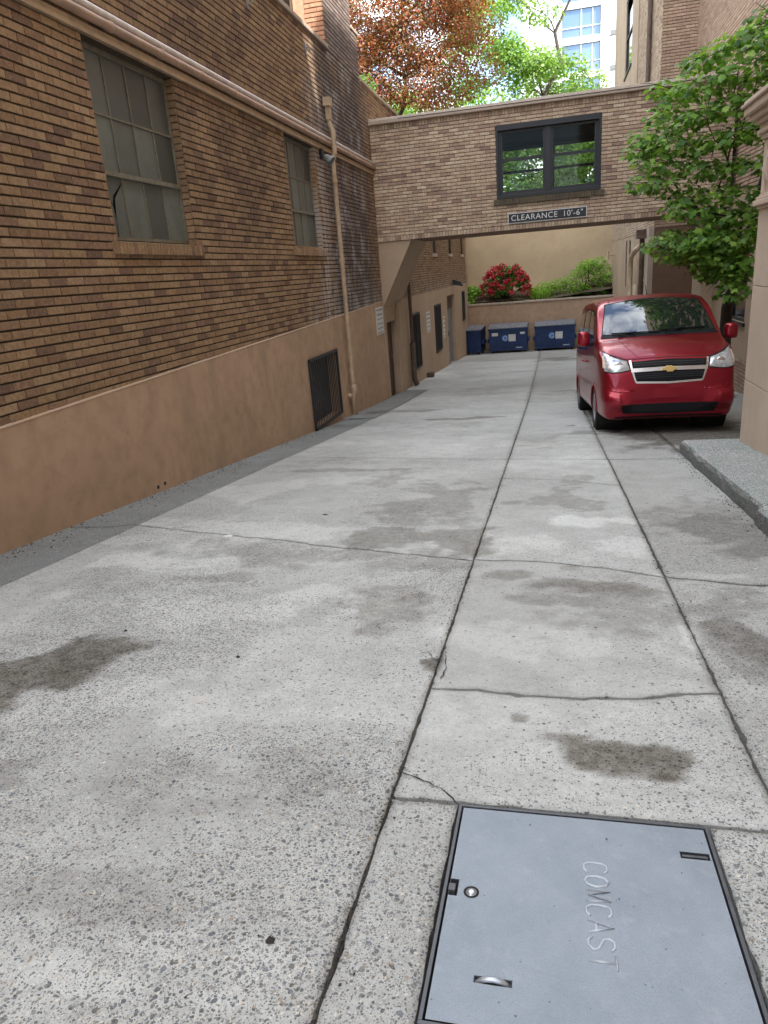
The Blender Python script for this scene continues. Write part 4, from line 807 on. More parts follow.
# kerb blocks
def kerb(y0, y1, x0, x1, seed, label):
    h = .14; nx, ny = 10, max(6, int((y1-y0)/.03)); bm = bmesh.new(); g = [[None]*(ny+1) for _ in range(nx+1)]
    prof_ = [(0, -.1), (.0, .03), (.004, .09), (.012, h-.03), (.03, h-.008), (.06, h), (.2, h+.003), (.6, h+.004), (1., h+.004)]
    rows = []
    for j in range(ny+1):
        y = y0+.006+(y1-y0-.012)*j/ny; row = []
        e = .02*max(0, 1-min(j, ny-j)/1.5)
        for k, (px, pz) in enumerate(prof_):
            n = (float(fbm(np.array([y+k*.3]), np.array([k*.7+seed]), 6, 4, seed)[0])-.5)
            row.append(bm.verts.new((x0+px*(x1-x0)+(n*.016 if k < 5 else 0), y, gz(y)+pz-e*(pz > 0)+n*.006)))
        rows.append(row)
    for a, b in zip(rows, rows[1:]):
        for k in range(len(prof_)-1): bm.faces.new((a[k], a[k+1], b[k+1], b[k]))
    for r in (rows[0], rows[-1]):
        lo_ = bm.verts.new((x1, r[0].co.y, gz(r[0].co.y)-.1)); bm.faces.new([*r, lo_])
    bmesh.ops.recalc_face_normals(bm, faces=bm.faces)
    me = bpy.data.meshes.new('granite_kerb'); bm.to_mesh(me); bm.free(); me.materials.append(M_GRAN); o = bpy.data.objects.new('granite_kerb', me); COL.objects.link(o)
    tag(o, label, 'kerb', 'rough granite kerb blocks')
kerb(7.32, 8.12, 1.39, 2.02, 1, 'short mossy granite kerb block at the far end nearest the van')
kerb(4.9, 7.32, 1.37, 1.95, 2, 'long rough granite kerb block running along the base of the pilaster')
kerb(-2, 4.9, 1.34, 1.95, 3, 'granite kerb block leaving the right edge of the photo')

# ------------------------------------------------------------------ far end: planter, wall, dumpsters, shrubs
pw_ = empty('planter_wall', (0, 36.6, -2.7), 0, 'low tan retaining wall of the raised bed behind the dumpsters', 'wall')
mb = MB(); mb.box(-4.6, 3.4, 36.6, 36.85, -3.2, -.48); part(mb, 'wall_face', M_PLAS, pw_); mb = MB(); mb.box(-4.6, 3.4, 36.55, 36.9, -.479, -.40); part(mb, 'wall_cap', M_COP, pw_, bevel=.01)
xs = np.linspace(-4.8, 3.6, 40); ys = np.linspace(36.85, 39.7, 14); v = []; f = []
for y in ys:
    for x in xs: v.append((x, y, -.5+.16*(y-36.85)+.25*float(fbm(np.array([x]), np.array([y]), .8, 3, 5)[0])+.10*max(0, x)))
n = len(xs); f = [(j*n+i, j*n+i+1, (j+1)*n+i+1, (j+1)*n+i) for j in range(len(ys)-1) for i in range(n-1)]
mb = MB(); mb.v = v; mb.f = f; mb.m = [0]*len(f); tag(mb.build('planter_soil', M_SOIL, smooth=True), kind='structure')
fw = empty('end_wall', (0, 39.7, 0), 0, 'plain tan plaster wall closing the far end of the drive', 'wall'); mb = MB(); mb.box(-9, 3.2, 39.7, 40.1, -3, 4.6); part(mb, 'wall_face', M_CREAM, fw); mb = MB(); mb.box(-9, 3.2, 39.62, 40.2, 4.6, 4.72); part(mb, 'wall_cap', M_COP, fw)
mb = MB(); mb.v = [(-60, 40.1, 4.4), (60, 40.1, 4.4), (60, 95, 4.6), (-60, 95, 4.6), (-60, 17.6, 4.4), (-4.7, 17.6, 4.4), (-4.7, 40.1, 4.4), (-60, 40.1, 4.38)]; mb.f = [(0, 1, 2, 3), (4, 5, 6, 7)]; mb.m = [0, 0]; tag(mb.build('terrace_ground', M_SOIL), kind='structure')

M_BIN = simple('dark_blue_painted_steel', (.014, .036, .115), .45, .1, var=.3, sc=5, bump=.004); M_LID = simple('grey_plastic_lid', (.16, .17, .19), .5, var=.25, sc=8); M_STK = simple('blue_sticker', (.10, .25, .55), .5, var=.1)
def dumpster(loc, rz, w, label, stick=True, dp=1.05, h=1.28):
    t = empty('dumpster', loc, rz, label, 'dumpster', 'blue dumpsters against the planter wall'); x = w/2; z0 = .12
    mb = MB(); b = .03
    # slanted-front body shell
    mb.hexa([(-x+.03, .10, z0), (x-.03, .10, z0), (x-.03, dp, z0), (-x+.03, dp, z0), (-x, 0, h-.12), (x, 0, h-.12), (x, dp, h), (-x, dp, h)])
    o = mb.build('body', M_BIN, t, bevel=.015)
    mb = MB(); mb.box(-x-.03, x+.03, -.035, .0, h-.20, h-.12)
    for sx in (-1, 1): mb.hexa([(sx*x, -.03, h-.2), (sx*(x+.035), -.03, h-.2), (sx*(x+.035), dp, h-.08), (sx*x, dp, h-.08), (sx*x, -.03, h-.12), (sx*(x+.035), -.03, h-.12), (sx*(x+.035), dp, h), (sx*x, dp, h)])
    mb.build('rim', M_BIN, t, bevel=.008)
    for sx in (-1, 1):
        mb = MB(); mb.box(sx*x, sx*(x+.09), .2, .85, .50, .68); mb.build('fork_pocket', M_BIN, t, bevel=.008)
    mb = MB()
    for k in (-.6, 0, .6): mb.box(k*x-.02, k*x+.02, .0, .06, z0+.05, h-.2) if abs(k) < .1 else None
    mb.box(-x+.05, x-.05, .05, .12, z0, z0+.06); mb.build('stiffener', M_BIN, t)
    for k in (0, 1) if w > 1.4 else (0,):
        x0 = -x-.02+(k*x if w > 1.4 else 0); x1 = x0+(x+.01 if w > 1.4 else w+.04); mb = MB()
        if k: x0 += .02; x1 += .01
        P = [(x0, -.07, h-.11), (x1, -.07, h-.11), (x1, dp+.03, h+.03), (x0, dp+.03, h+.03)]; mb.hexa([*P, *[(a, b_, c+.035) for a, b_, c in P]])
        for r in range(4): yy = x0+(x1-x0)*(r+.5)/4; mb.hexa([(yy-.05, .05, h-.06), (yy+.05, .05, h-.06), (yy+.05, dp-.1, h+.05), (yy-.05, dp-.1, h+.05), (yy-.04, .06, h-.035), (yy+.04, .06, h-.035), (yy+.04, dp-.12, h+.075), (yy-.04, dp-.12, h+.075)])
        mb.build('lid', M_LID, t, bevel=.01)
    for sx in (-1, 1):
        for yy in (.18, dp-.12):
            q = MB(); q.tube([(sx*(x-.14)-.03, yy, .075), (sx*(x-.14)+.03, yy, .075)], .075, 14); q.box(sx*(x-.14)-.05, sx*(x-.14)+.05, yy-.04, yy+.04, .10, .15); q.build('caster', M_BLACK, t)
    if stick:
        fy = lambda z: .10*(1-(z-z0)/(h-.12-z0))-.006
        def st(xa, xb, za, zb, mat, nm):
            m2 = MB(); m2.hexa([(xa, fy(za), za), (xb, fy(za), za), (xb, fy(za)+.004, za), (xa, fy(za)+.004, za), (xa, fy(zb), zb), (xb, fy(zb), zb), (xb, fy(zb)+.004, zb), (xa, fy(zb)+.004, zb)]); m2.build(nm, mat, t)
        st(.0, .36, .55, .88, M_SIGNW, 'white_sticker'); c = -.14
        m2 = MB(); m2.poly([(c+.15*math.cos(a), fy(.71+.15*math.sin(a))-.001, .71+.15*math.sin(a)) for a in np.linspace(0, 2*PI, 22)[:-1]]); m2.build('blue_sticker', M_STK, t)
        m2 = MB(); P = [(c+.10*math.cos(a), fy(.71+.1*math.sin(a))-.004, .71+.1*math.sin(a)) for a in np.linspace(.3, 1.9, 8)]; m2.tube(P, .014, 5); P = [(c+.10*math.cos(a), fy(.71+.1*math.sin(a))-.004, .71+.1*math.sin(a)) for a in np.linspace(2.4, 4.0, 8)]; m2.tube(P, .014, 5); P = [(c+.10*math.cos(a), fy(.71+.1*math.sin(a))-.004, .71+.1*math.sin(a)) for a in np.linspace(4.5, 6.1, 8)]; m2.tube(P, .014, 5); m2.build('sticker_arrows', M_SIGNW, t)
        if stick == 2: st(-x+.14, -x+.44, .83, .98, M_SIGNW, 'white_sticker'); st(x-.34, x-.12, .87, .97, M_SIGNW, 'white_sticker')
        st(x-.55, x-.25, .22, .26, M_SIGNW, 'white_sticker')
    else:
        m2 = MB(); m2.box(-x+.06, -x+.16, -.012, .0, .75, .95); m2.build('white_sticker', M_SIGNW, t)
    return t
dumpster((-3.86, 35.15, gz(35.5)), math.radians(-8), 1.2, 'leftmost and narrowest dark blue dumpster beside the left wing, turned slightly', 0, 1.1, 1.28)
dumpster((-1.98, 35.35, gz(35.6)), 0, 1.83, 'middle dark blue dumpster with white notices on both upper corners', 2, 1.1)
dumpster((.22, 35.45, gz(35.7)), 0, 1.86, 'right dark blue dumpster nearest the van with one white and blue sticker pair', 1, 1.1)

rh = empty('rhododendron', (-2.2, 37.6, -.3), 0, 'rounded rhododendron covered in red blossom above the dumpsters', 'shrub')
cs = []; g2 = random.Random(3)
for k in range(34):
    a = g2.uniform(0, 2*PI); u = g2.uniform(-.1, 1); s = math.sqrt(max(0, 1-u*u)); cs.append((-2.2+1.0*s*math.cos(a)*g2.uniform(.6, 1), 37.6+.7*s*math.sin(a)*g2.uniform(.6, 1), -.1+1.15*abs(u)*g2.uniform(.7, 1)+.25))
mb = MB(); [limb(mb, (-2.2, 37.6, -.4), c, .03, .008) for c in cs]; part(mb, 'stems', M_BARK, rh)
leaf_mesh('foliage', cs, [150]*34, [.26]*34, .10, L_MID, rh, seed=8)
fc = []
for k in range(120):
    a = g2.uniform(PI*.85, 2.15*PI); u = g2.uniform(0, 1); s = math.sqrt(1-u*u); fc.append((-2.2+1.25*s*math.cos(a), 37.6+.95*s*math.sin(a), -.02+1.38*u+g2.uniform(-.05, .05)))
leaf_mesh('blossom', fc[:92], [34]*92, [.11]*92, .075, L_FLOW, rh, seed=9, flat=1.)
fn = empty('fern_clump', (-3.75, 37.3, -.4), 0, 'light green ferny plant at the left end of the raised bed', 'plant')
cs = [(-3.9+g2.uniform(-.4, .4), 37.2+g2.uniform(-.2, .3), -.25+g2.uniform(0, .6)) for k in range(14)]; mb = MB(); [limb(mb, (-3.8, 37.3, -.4), c, .012, .004) for c in cs]; part(mb, 'stems', M_BARK, fn); leaf_mesh('leaves', cs, [70]*14, [.24]*14, .15, L_YEL, fn, seed=10)
iris = empty('strap_leaf_plant', (-.55, 37.4, -.3), 0, 'bright green strap leaved clump between the red shrub and the pale shrub', 'plant')
mb = MB()
for k in range(170):
    a = g2.uniform(0, 2*PI); r = g2.uniform(.1, .75); hgt = g2.uniform(.35, .8); b0_ = Vector((-.5+g2.uniform(-.45, .45), 37.4+g2.uniform(-.25, .25), -.35)); w = g2.uniform(.015, .03); d = Vector((math.cos(a), math.sin(a), 0)); s = Vector((-d.y, d.x, 0))*w; prev = None
    for i in range(5):
        t = i/4; p = b0_+d*r*t*t+Vector((0, 0, hgt*(t*1.5-.75*t*t))); q = (p-s*(1-t*.85), p+s*(1-t*.85))
        if prev: mb.poly([prev[0], prev[1], q[1], q[0]])
        prev = q
part(mb, 'leaves', L_YEL, iris, fixn=False)
sh = empty('pale_shrub', (1.9, 37.8, -.2), 0, 'yellow green spreading shrub with bare stems at the right of the raised bed', 'shrub')
tp = [at(x, y, 37.7+g2.uniform(-.4, .4)) for x, y in ((588, 264), (598, 262), (605, 270), (580, 272), (592, 276), (570, 279), (560, 283), (577, 286), (601, 280), (587, 288), (568, 291), (603, 290), (552, 287), (595, 268), (584, 266), (545, 286), (610, 276))]
mb = MB(); [limb(mb, (1.75+g2.uniform(-.2, .2), 37.7, -.3), c, .03, .008, .15) for c in tp]; part(mb, 'stems', M_BARK, sh); leaf_mesh('foliage', tp, [260]*17, [(.44, .4, .28)]*17, .085, L_YEL, sh, seed=12)
gc = leaf_mesh('ground_cover', [(x, 37.1+.3*(i % 4), -.38+.05*(i % 4)+.07*max(0, x)) for i, x in enumerate(np.linspace(-4.2, 3.0, 40))], [60]*40, [(.3, .3, .06)]*40, .06, L_MID, None, seed=13); tag(gc, kind='stuff')

# ------------------------------------------------------------------ trees beyond
def big_tree(name, label, base, tips_px, Y, per, rad, size, lmat, seed, r0=.22, bmat=M_BARKL, nh=(1.5, 3.5)):
    g = random.Random(seed); root = empty(name, base, 0, label, 'tree'); tips = [at(x, y, Y+g.uniform(-1, 1)*dy) for x, y, dy in tips_px]
    b = Vector(base); nodes = [b+Vector((g.uniform(-.22, .22)*k, g.uniform(-.2, .2)*k, nh[0]+(nh[1]-nh[0])*k/7)) for k in range(8)]
    random.seed(seed); tree(root, b, nodes, tips, [per]*len(tips), [rad]*len(tips), size, lmat, bmat, r0, seed=seed, flat=.7, droop=.25, jit=.4)
    return root
g3 = random.Random(21)
px = [(g3.uniform(335, 470), g3.uniform(-70, 102), 2.2) for _ in range(150)]; px = [(x, y, d) for x, y, d in px if not (y > 50 and x > 455)]+[(478, 62, 1.5), (470, 40, 2), (482, 72, 1.2), (462, 85, 1.2), (450, 20, 2), (470, 10, 2), (480, 30, 1.5), (400, 60, 1), (365, 30, 1), (380, 80, 1)]
big_tree('copper_maple', 'spreading tree with rusty red and olive leaves above the left parapet', (-5.2, 27.5, 4.4), px, 27, 520, (.85, .85, .42), .07, L_RED, 31, .12, nh=(.1, 5.5))
px = [(g3.uniform(455, 585), g3.uniform(-40, 108), 2.5) for _ in range(84)]; px = [(x, y, d) for x, y, d in px if not (x > 525 and y < 55) and not (x > 560 and y < 75) and not (500 < x < 560 and 8 < y < 38) and not (535 < x < 570 and 70 < y < 88)]+[(555, 62, 2), (572, 66, 1), (590, 80, 1), (542, 12, 1), (498, 5, 2), (515, 70, 2), (535, 60, 2)]
big_tree('green_tree', 'tall tree with bright lime green leaves behind the bridge in the middle', (.3, 46, 4.5), px, 46, 330, (1.2, 1.2, .6), .16, L_LIME, 32, .22, nh=(1, 12))
px = [(g3.uniform(360, 600), g3.uniform(96, 150), 2.) for _ in range(30)]+[(g3.uniform(490, 610), g3.uniform(125, 205), 1.2) for _ in range(75)]
big_tree('understorey_tree', 'lower green tree seen through the window of the bridge', (-.4, 43.5, 4.4), px, 43.5, 260, (1.1, 1.0, .6), .17, L_LIME, 33, .16, nh=(.3, 1.6))

# ------------------------------------------------------------------ white high rise far behind
M_HRW = simple('white_panel', (.58, .60, .62), .5, var=.05, sc=.3); M_HRG = Mt('sky_glass').set(col=(.16, .24, .33), rough=.06, spec=.9, metal=.35); M_HRL = simple('pale_grey_panel', (.6, .62, .64), .6, var=.05, sc=.3)
HY = 95.; A = at(549, 60, HY).x; B = at(562, 60, HY).x; Cx = at(600, 60, HY).x; Dx = at(624, 60, HY).x
hr = empty('high_rise', ((A+Dx)/2, HY, 4.5), 0, 'white high rise apartment block with glass bays far behind the bridge', 'building')
mb = MB(); mb.box(A-3, Dx+14, HY+.3, HY+18, -2, 62); part(mb, 'tower_core', M_HRL, hr)
mb = MB(); mb.box(A, B, HY, HY+.3, 4, 60); mb.box(Cx, Cx+.7, HY-.3, HY+.3, 4, 60); mb.box(B-.5, B, HY-.2, HY+.3, 4, 60); part(mb, 'white_pier', M_HRW, hr)
zf0 = at(580, 75, HY).z; fh = 3.42
for k in range(-7, 11):
    z = zf0+k*fh
    mb = MB(); mb.box(B, Cx, HY-.1, HY+.3, z-.35, z+.35); part(mb, 'spandrel', M_HRW, hr)
    xm = (B+Cx)/2
    mb = MB(); mb.box(B+.05, Cx-.05, HY+.12, HY+.2, z+.36, z+fh-.36); w = part(mb, 'window', M_HRG, hr)
    mb = MB(); mb.box(xm-.06, xm+.06, HY+.02, HY+.12, z+.36, z+fh-.36); mb.box(B, Cx, HY+.03, HY+.12, z+1.25, z+1.36); mb.box(Cx-.9, Cx-.82, HY+.02, HY+.12, z+.36, z+fh-.36); part(mb, 'window_frame', M_HRW, w)
    mb = MB(); mb.box(Cx+.72, Dx+14, HY+.0, HY+.3, z-fh+.06, z-.03); part(mb, 'wall_panel', M_HRW, hr)
    if k % 2 or k < 1:
        mb = MB(); mb.box(Cx+1.1, Cx+2.1, HY-.05, HY+.0, z+.1, z+.55); mb.box(Cx+2.6, Cx+3.3, HY-.05, HY+.0, z+.1, z+.55); part(mb, 'vent_louvre', M_GREYD, hr)

# ------------------------------------------------------------------ red van
def carpaint():
    m = Mt('cherry_red_paint'); o = m.obj(); f = m.noise(900, 2, .5, o)
    m.set(col=m.mix(f, (.23, .003, .013), (.32, .006, .021)), rough=.36, metal=.65, coat=.6); m.b.inputs['Coat Roughness'].default_value = .03; return m.m
M_RED = carpaint(); M_CHR = Mt('chrome').set(col=(.92, .93, .95), rough=.22, metal=1.); M_GOLD = Mt('gold_emblem').set(col=(.85, .60, .22), rough=.35, metal=.5)
M_TYRE = simple('tyre_rubber', (.018, .018, .019), .8, var=.3, sc=25); M_TRIM = simple('black_plastic_trim', (.006, .006, .007), .6, var=.2, spec=.2)
M_WS = Mt('tinted_glass').set(col=(.010, .013, .014), rough=.015, spec=.8, coat=1.)
def lens():
    m = Mt('headlight_lens'); v = m.vor(22, m.obj()); return m.set(col=m.mix(v.outputs['Distance'], (.75, .76, .78), (.35, .36, .38)), rough=.12, metal=.4, coat=1., spec=.8)
M_LENS = lens(); M_AMB = simple('amber_lens', (.62, .50, .40), .2)
van = empty('parked_van', (0, 0, 0), 0, 'cherry red compact van with chrome grille parked facing us on the right', 'van')
ST = [0, .015, .05, .11, .22, .42, .62, .78, .95, 1.15, 1.35, 1.55, 1.8, 2.3, 3.0, 3.7, 4.25, 4.55, 4.68, 4.73]
ZTp = [.62, .78, .89, .965, 1.04, 1.14, 1.205, 1.25, 1.375, 1.52, 1.66, 1.775, 1.84, 1.885, 1.90, 1.895, 1.87, 1.82, 1.64, 1.2]
WID = [.60, .70, .77, .805, .83, .85, .858, .862, .865, .865, .865, .865, .865, .865, .865, .865, .855, .835, .80, .76]
ZBt = [.30, .24, .21, .20, .20, .20, .20, .21, .21, .21, .21, .21, .21, .21, .21, .22, .24, .27, .32, .40]
def section(i):
    w = WID[i]; zt = ZTp[i]; zb = ZBt[i]; y = ST[i]; belt = min(1.05, zt-.09)
    gw = lambda z: w-.012-max(0, z-1.05)*.125
    hood = y <= .79
    if hood: up_ = [(w-.008, belt), (w-.05, zt-.045), (w-.13, zt-.012), (w*.55, zt+.005), (w*.25, zt+.018)]
    else:
        zs_ = zt-.15 if y > 1.4 else zt-.10
        up_ = [(w-.008, belt), (gw(max(zs_, 1.06)), max(zs_, 1.08)), (gw(zt)-.07, zt-.035), (w*.50, zt-.002), (w*.25, zt+.01)]
    return [(0, zb), (w*.5, zb), (w-.12, zb), (w-.03, zb+.05), (w-.003, zb+.18), (w+.002, .62 if zt > .75 else .5), (w, .82 if zt > 1 else (zt+.5)/2), *up_, (0, zt+.012 if not hood else zt+.022)]
SEC = np.array([section(i) for i in range(len(ST))])      # stations x points x 2
def cr(arr, n):                        # catmull-rom along axis 0
    out = []; m = len(arr)
    for i in range(m-1):
        p0 = arr[max(i-1, 0)]; p1 = arr[i]; p2 = arr[i+1]; p3 = arr[min(i+2, m-1)]
        for k in range(n):
            t = k/n; out.append(.5*((2*p1)+(-p0+p2)*t+(2*p0-5*p1+4*p2-p3)*t*t+(-p0+3*p1-3*p2+p3)*t**3))
    out.append(arr[-1]); return np.array(out)
D3 = np.concatenate([SEC, np.array(ST)[:, None, None].repeat(SEC.shape[1], 1)], 2)
D3 = cr(D3, 5); D3 = np.swapaxes(cr(np.swapaxes(D3, 0, 1), 4), 0, 1)
D3[:, 0, 0] = 0; D3[:, -1, 0] = 0
def sculpt(x, z, y):                   # bumper swage, headlight shoulder
    if y < .5:
        y -= .085*math.exp(-((z-.45)/.11)**4)*max(0, 1-y/.4)
        x *= 1
    return x, z, y
ns, npnt = D3.shape[:2]; V = []; idm = {}
bmv = bmesh.new(); G = []
for i in range(ns):
    row = []
    for j in range(npnt): x, z, y = D3[i, j]; x, z, y = sculpt(x, z, y); row.append((x, y, z))
    G.append(row)
WC = (.82, 3.745); WR = .335           # axle positions, wheel arch radius
def addside(sg_):
    vv = [[bmv.verts.new((sg_*p[0], p[1], p[2])) for p in row] for row in G]
    for i in range(ns-1):
        for j in range(npnt-1):
            q = [vv[i][j], vv[i][j+1], vv[i+1][j+1], vv[i+1][j]]; c = sum((v_.co for v_ in q), Vector())/4
            if abs(c.x) > .55 and any((c.y-w)**2+(c.z-.31)**2 < WR**2 for w in WC): continue
            if abs(c.x) > .60 and c.z < .3 and any(abs(c.y-w) < WR*.97 for w in WC): continue
            try: bmv.faces.new(q)
            except Exception: pass
    for r in (0, ns-1):
        try: bmv.faces.new(vv[r])
        except Exception: pass
addside(1); addside(-1)
bmesh.ops.remove_doubles(bmv, verts=bmv.verts, dist=.0015); bmesh.ops.recalc_face_normals(bmv, faces=bmv.faces)
me = bpy.data.meshes.new('body'); bmv.to_mesh(me)
bv = BVHTree.FromBMesh(bmv); bmv.free()
me.materials.append(M_RED); me.polygons.foreach_set('use_smooth', [True]*len(me.polygons)); body = bpy.data.objects.new('body', me); COL.objects.link(body); body.parent = van
def patch(name, top, bot, d, mat, nx=24, nz=10, off=.006, thick=0., par=None, smooth=True, crown=0.):
    """sheet pressed on the body. d='f': points are (x,z) cast from the front; d='l'/'r': (y,z) cast from a side"""
    def poly_at(P, t):
        L = [0]
        for a, b in zip(P, P[1:]): L.append(L[-1]+math.hypot(b[0]-a[0], b[1]-a[1]))
        s = t*L[-1]
        for k in range(len(P)-1):
            if s <= L[k+1]+1e-9: u = (s-L[k])/max(1e-9, L[k+1]-L[k]); return (P[k][0]+(P[k+1][0]-P[k][0])*u, P[k][1]+(P[k+1][1]-P[k][1])*u)
        return P[-1]
    mb = MB(); rows = []
    for j in range(nz+1):
        row = []
        for i in range(nx+1):
            a = poly_at(top, i/nx); b = poly_at(bot, i/nx); t = j/nz; u, z = a[0]*(1-t)+b[0]*t, a[1]*(1-t)+b[1]*t
            if d == 'f': o_ = Vector((u, -2, z)); dr = Vector((0, 1, 0))
            else: s = -1 if d == 'l' else 1; o_ = Vector((s*2, u, z)); dr = Vector((-s, 0, 0))
            h, nn, _, _ = bv.ray_cast(o_, dr)
            if h is None: row.append(None); continue
            if nn.dot(dr) > 0: nn = -nn
            e = crown*(1-abs(2*i/nx-1)**4)*(1-abs(2*t-1)**4)
            row.append(h+nn*(off+e))
        rows.append(row)
    for j in range(nz):
        for i in range(nx):
            q = [rows[j][i], rows[j][i+1], rows[j+1][i+1], rows[j+1][i]]
            if all(k is not None for k in q): mb.poly(q)
    o = mb.build(name, mat, par or van, smooth, fixn=False)
    bm = bmesh.new(); bm.from_mesh(o.data); bmesh.ops.remove_doubles(bm, verts=bm.verts, dist=.0002); bmesh.ops.recalc_face_normals(bm, faces=bm.faces); bm.to_mesh(o.data); bm.free(); o.data.polygons.foreach_set('use_smooth', [smooth]*len(o.data.polygons))
    return o
def strip(name, P, w, d, mat, par=None, off=.007): # narrow strip along polyline
    top = []; bot = []
    for i, p in enumerate(P):
        a = P[max(i-1, 0)]; b = P[min(i+1, len(P)-1)]; dx_, dz = b[0]-a[0], b[1]-a[1]; L = math.hypot(dx_, dz); n_ = (-dz/L*w/2, dx_/L*w/2); top.append((p[0]+n_[0], p[1]+n_[1])); bot.append((p[0]-n_[0], p[1]-n_[1]))
    return patch(name, top, bot, d, mat, 8*(len(P)), 1, off, par=par)
# windscreen: black surround then glass
ws = patch('windscreen', [(-.655, 1.745), (-.3, 1.795), (0, 1.805), (.3, 1.795), (.655, 1.745)], [(-.755, 1.285), (-.4, 1.285), (0, 1.285), (.4, 1.285), (.755, 1.285)], 'f', M_TRIM, 30, 12, .003)
patch('windscreen_glass', [(-.64, 1.73), (-.3, 1.78), (0, 1.79), (.3, 1.78), (.64, 1.73)], [(-.738, 1.31), (-.4, 1.30), (0, 1.30), (.4, 1.30), (.738, 1.31)], 'f', M_WS, 30, 12, .006, par=ws)
M_SHADE = simple('crumpled_silver_shade', (.66, .74, .80), .35, .15, var=.15, sc=9, bump=.01)
patch('cowl_panel', [(-.76, 1.29), (-.4, 1.29), (0, 1.29), (.4, 1.29), (.76, 1.29)], [(-.77, 1.255), (-.4, 1.262), (0, 1.265), (.4, 1.262), (.77, 1.255)], 'f', M_TRIM, 24, 3, .004)
# grille assembly
gr = patch('grille', [(-.47, .945), (0, .965), (.47, .945)], [(-.40, .69), (0, .675), (.40, .69)], 'f', M_TRIM, 24, 8, .006)
strip('chrome_surround', [(-.475, .955), (-.46, .86), (-.405, .685), (0, .668), (.405, .685), (.46, .86), (.475, .955)], .026, 'f', M_CHR, gr, .016)
strip('chrome_bar', [(-.465, .835), (0, .845), (.465, .835)], .046, 'f', M_CHR, gr, .02)
for z in (.92, .895, .785, .76, .735): strip('grille_slat', [(-.43, z), (0, z+.008), (.43, z)], .008, 'f', M_BLACK, gr, .013)
h_, n_, _, _ = bv.ray_cast(Vector((0, -2, .845)), Vector((0, 1, 0)))
em = MB(); e = [(-.095, -.020), (-.035, -.020), (-.030, -.038), (.045, -.038), (.050, -.020), (.095, -.020), (.085, .020), (.035, .020), (.030, .038), (-.045, .038), (-.050, .020), (-.085, .020)]
em.prism([(a, h_.y-.030, .845+b) for a, b in e], (0, -.012, 0)); em.build('emblem', M_GOLD, gr, bevel=.003)
for s in (-1, 1):
    sx = lambda P: [(s*a, b) for a, b in P]
    hl = patch('headlight', sx([(.50, .965), (.60, .995), (.70, 1.035), (.79, 1.095)]), sx([(.47, .835), (.60, .815), (.70, .81), (.80, .835)]), 'f', M_TRIM, 18, 10, .004)
    patch('headlight_lens', sx([(.512, .955), (.60, .983), (.70, 1.022), (.785, 1.08)]), sx([(.485, .847), (.60, .827), (.70, .822), (.79, .845)]), 'f', M_LENS, 18, 10, .009, crown=.012, par=hl)
    patch('turn_lens', sx([(.755, 1.018), (.80, 1.035)]), sx([(.775, .875), (.803, .885)]), 'f', M_AMB, 4, 8, .012, par=hl)
    h2, n2, _, _ = bv.ray_cast(Vector((s*.62, -2, .905)), Vector((0, 1, 0)))
    q = MB(); q.lathe(h2+Vector((0, .012, 0)), (0, -1, 0), [(0, .05), (.03, .055), (.032, .045), (.026, .0001)], 20); q.build('lamp_bowl', M_CHR, hl, True)
    strip('hood_seam', sx([(.50, .975), (.70, 1.045), (.80, 1.10), (.82, 1.15)]), .007, 'f', M_DARK, None, .003)
    strip('bumper_crease', sx([(.42, .585), (.62, .575), (.74, .60)]), .014, 'f', M_RED, None, .010)
    patch('fog_recess', sx([(.60, .53), (.74, .55)]), sx([(.58, .41), (.72, .41)]), 'f', M_RED, 8, 5, .004)
strip('hood_edge_seam', [(-.50, .975), (-.25, .985), (0, .99), (.25, .985), (.50, .975)], .006, 'f', M_DARK, None, .003)
patch('lower_intake', [(-.60, .40), (-.3, .405), (0, .407), (.3, .405), (.60, .40)], [(-.56, .285), (0, .275), (.56, .285)], 'f', M_TRIM, 24, 6, .005)
patch('plate_mount', [(-.2, .60), (.2, .60)], [(-.2, .48), (.2, .48)], 'f', M_RED, 6, 4, .010)
strip('bumper_lip', [(-.66, .235), (-.3, .245), (0, .247), (.3, .245), (.66, .235)], .02, 'f', M_TRIM, None, .010)
# hood creases
for s in (-1, 1): strip('hood_crease', [(s*.36, 1.0), (s*.45, 1.10), (s*.53, 1.22)], .012, 'f', M_RED, None, .005)
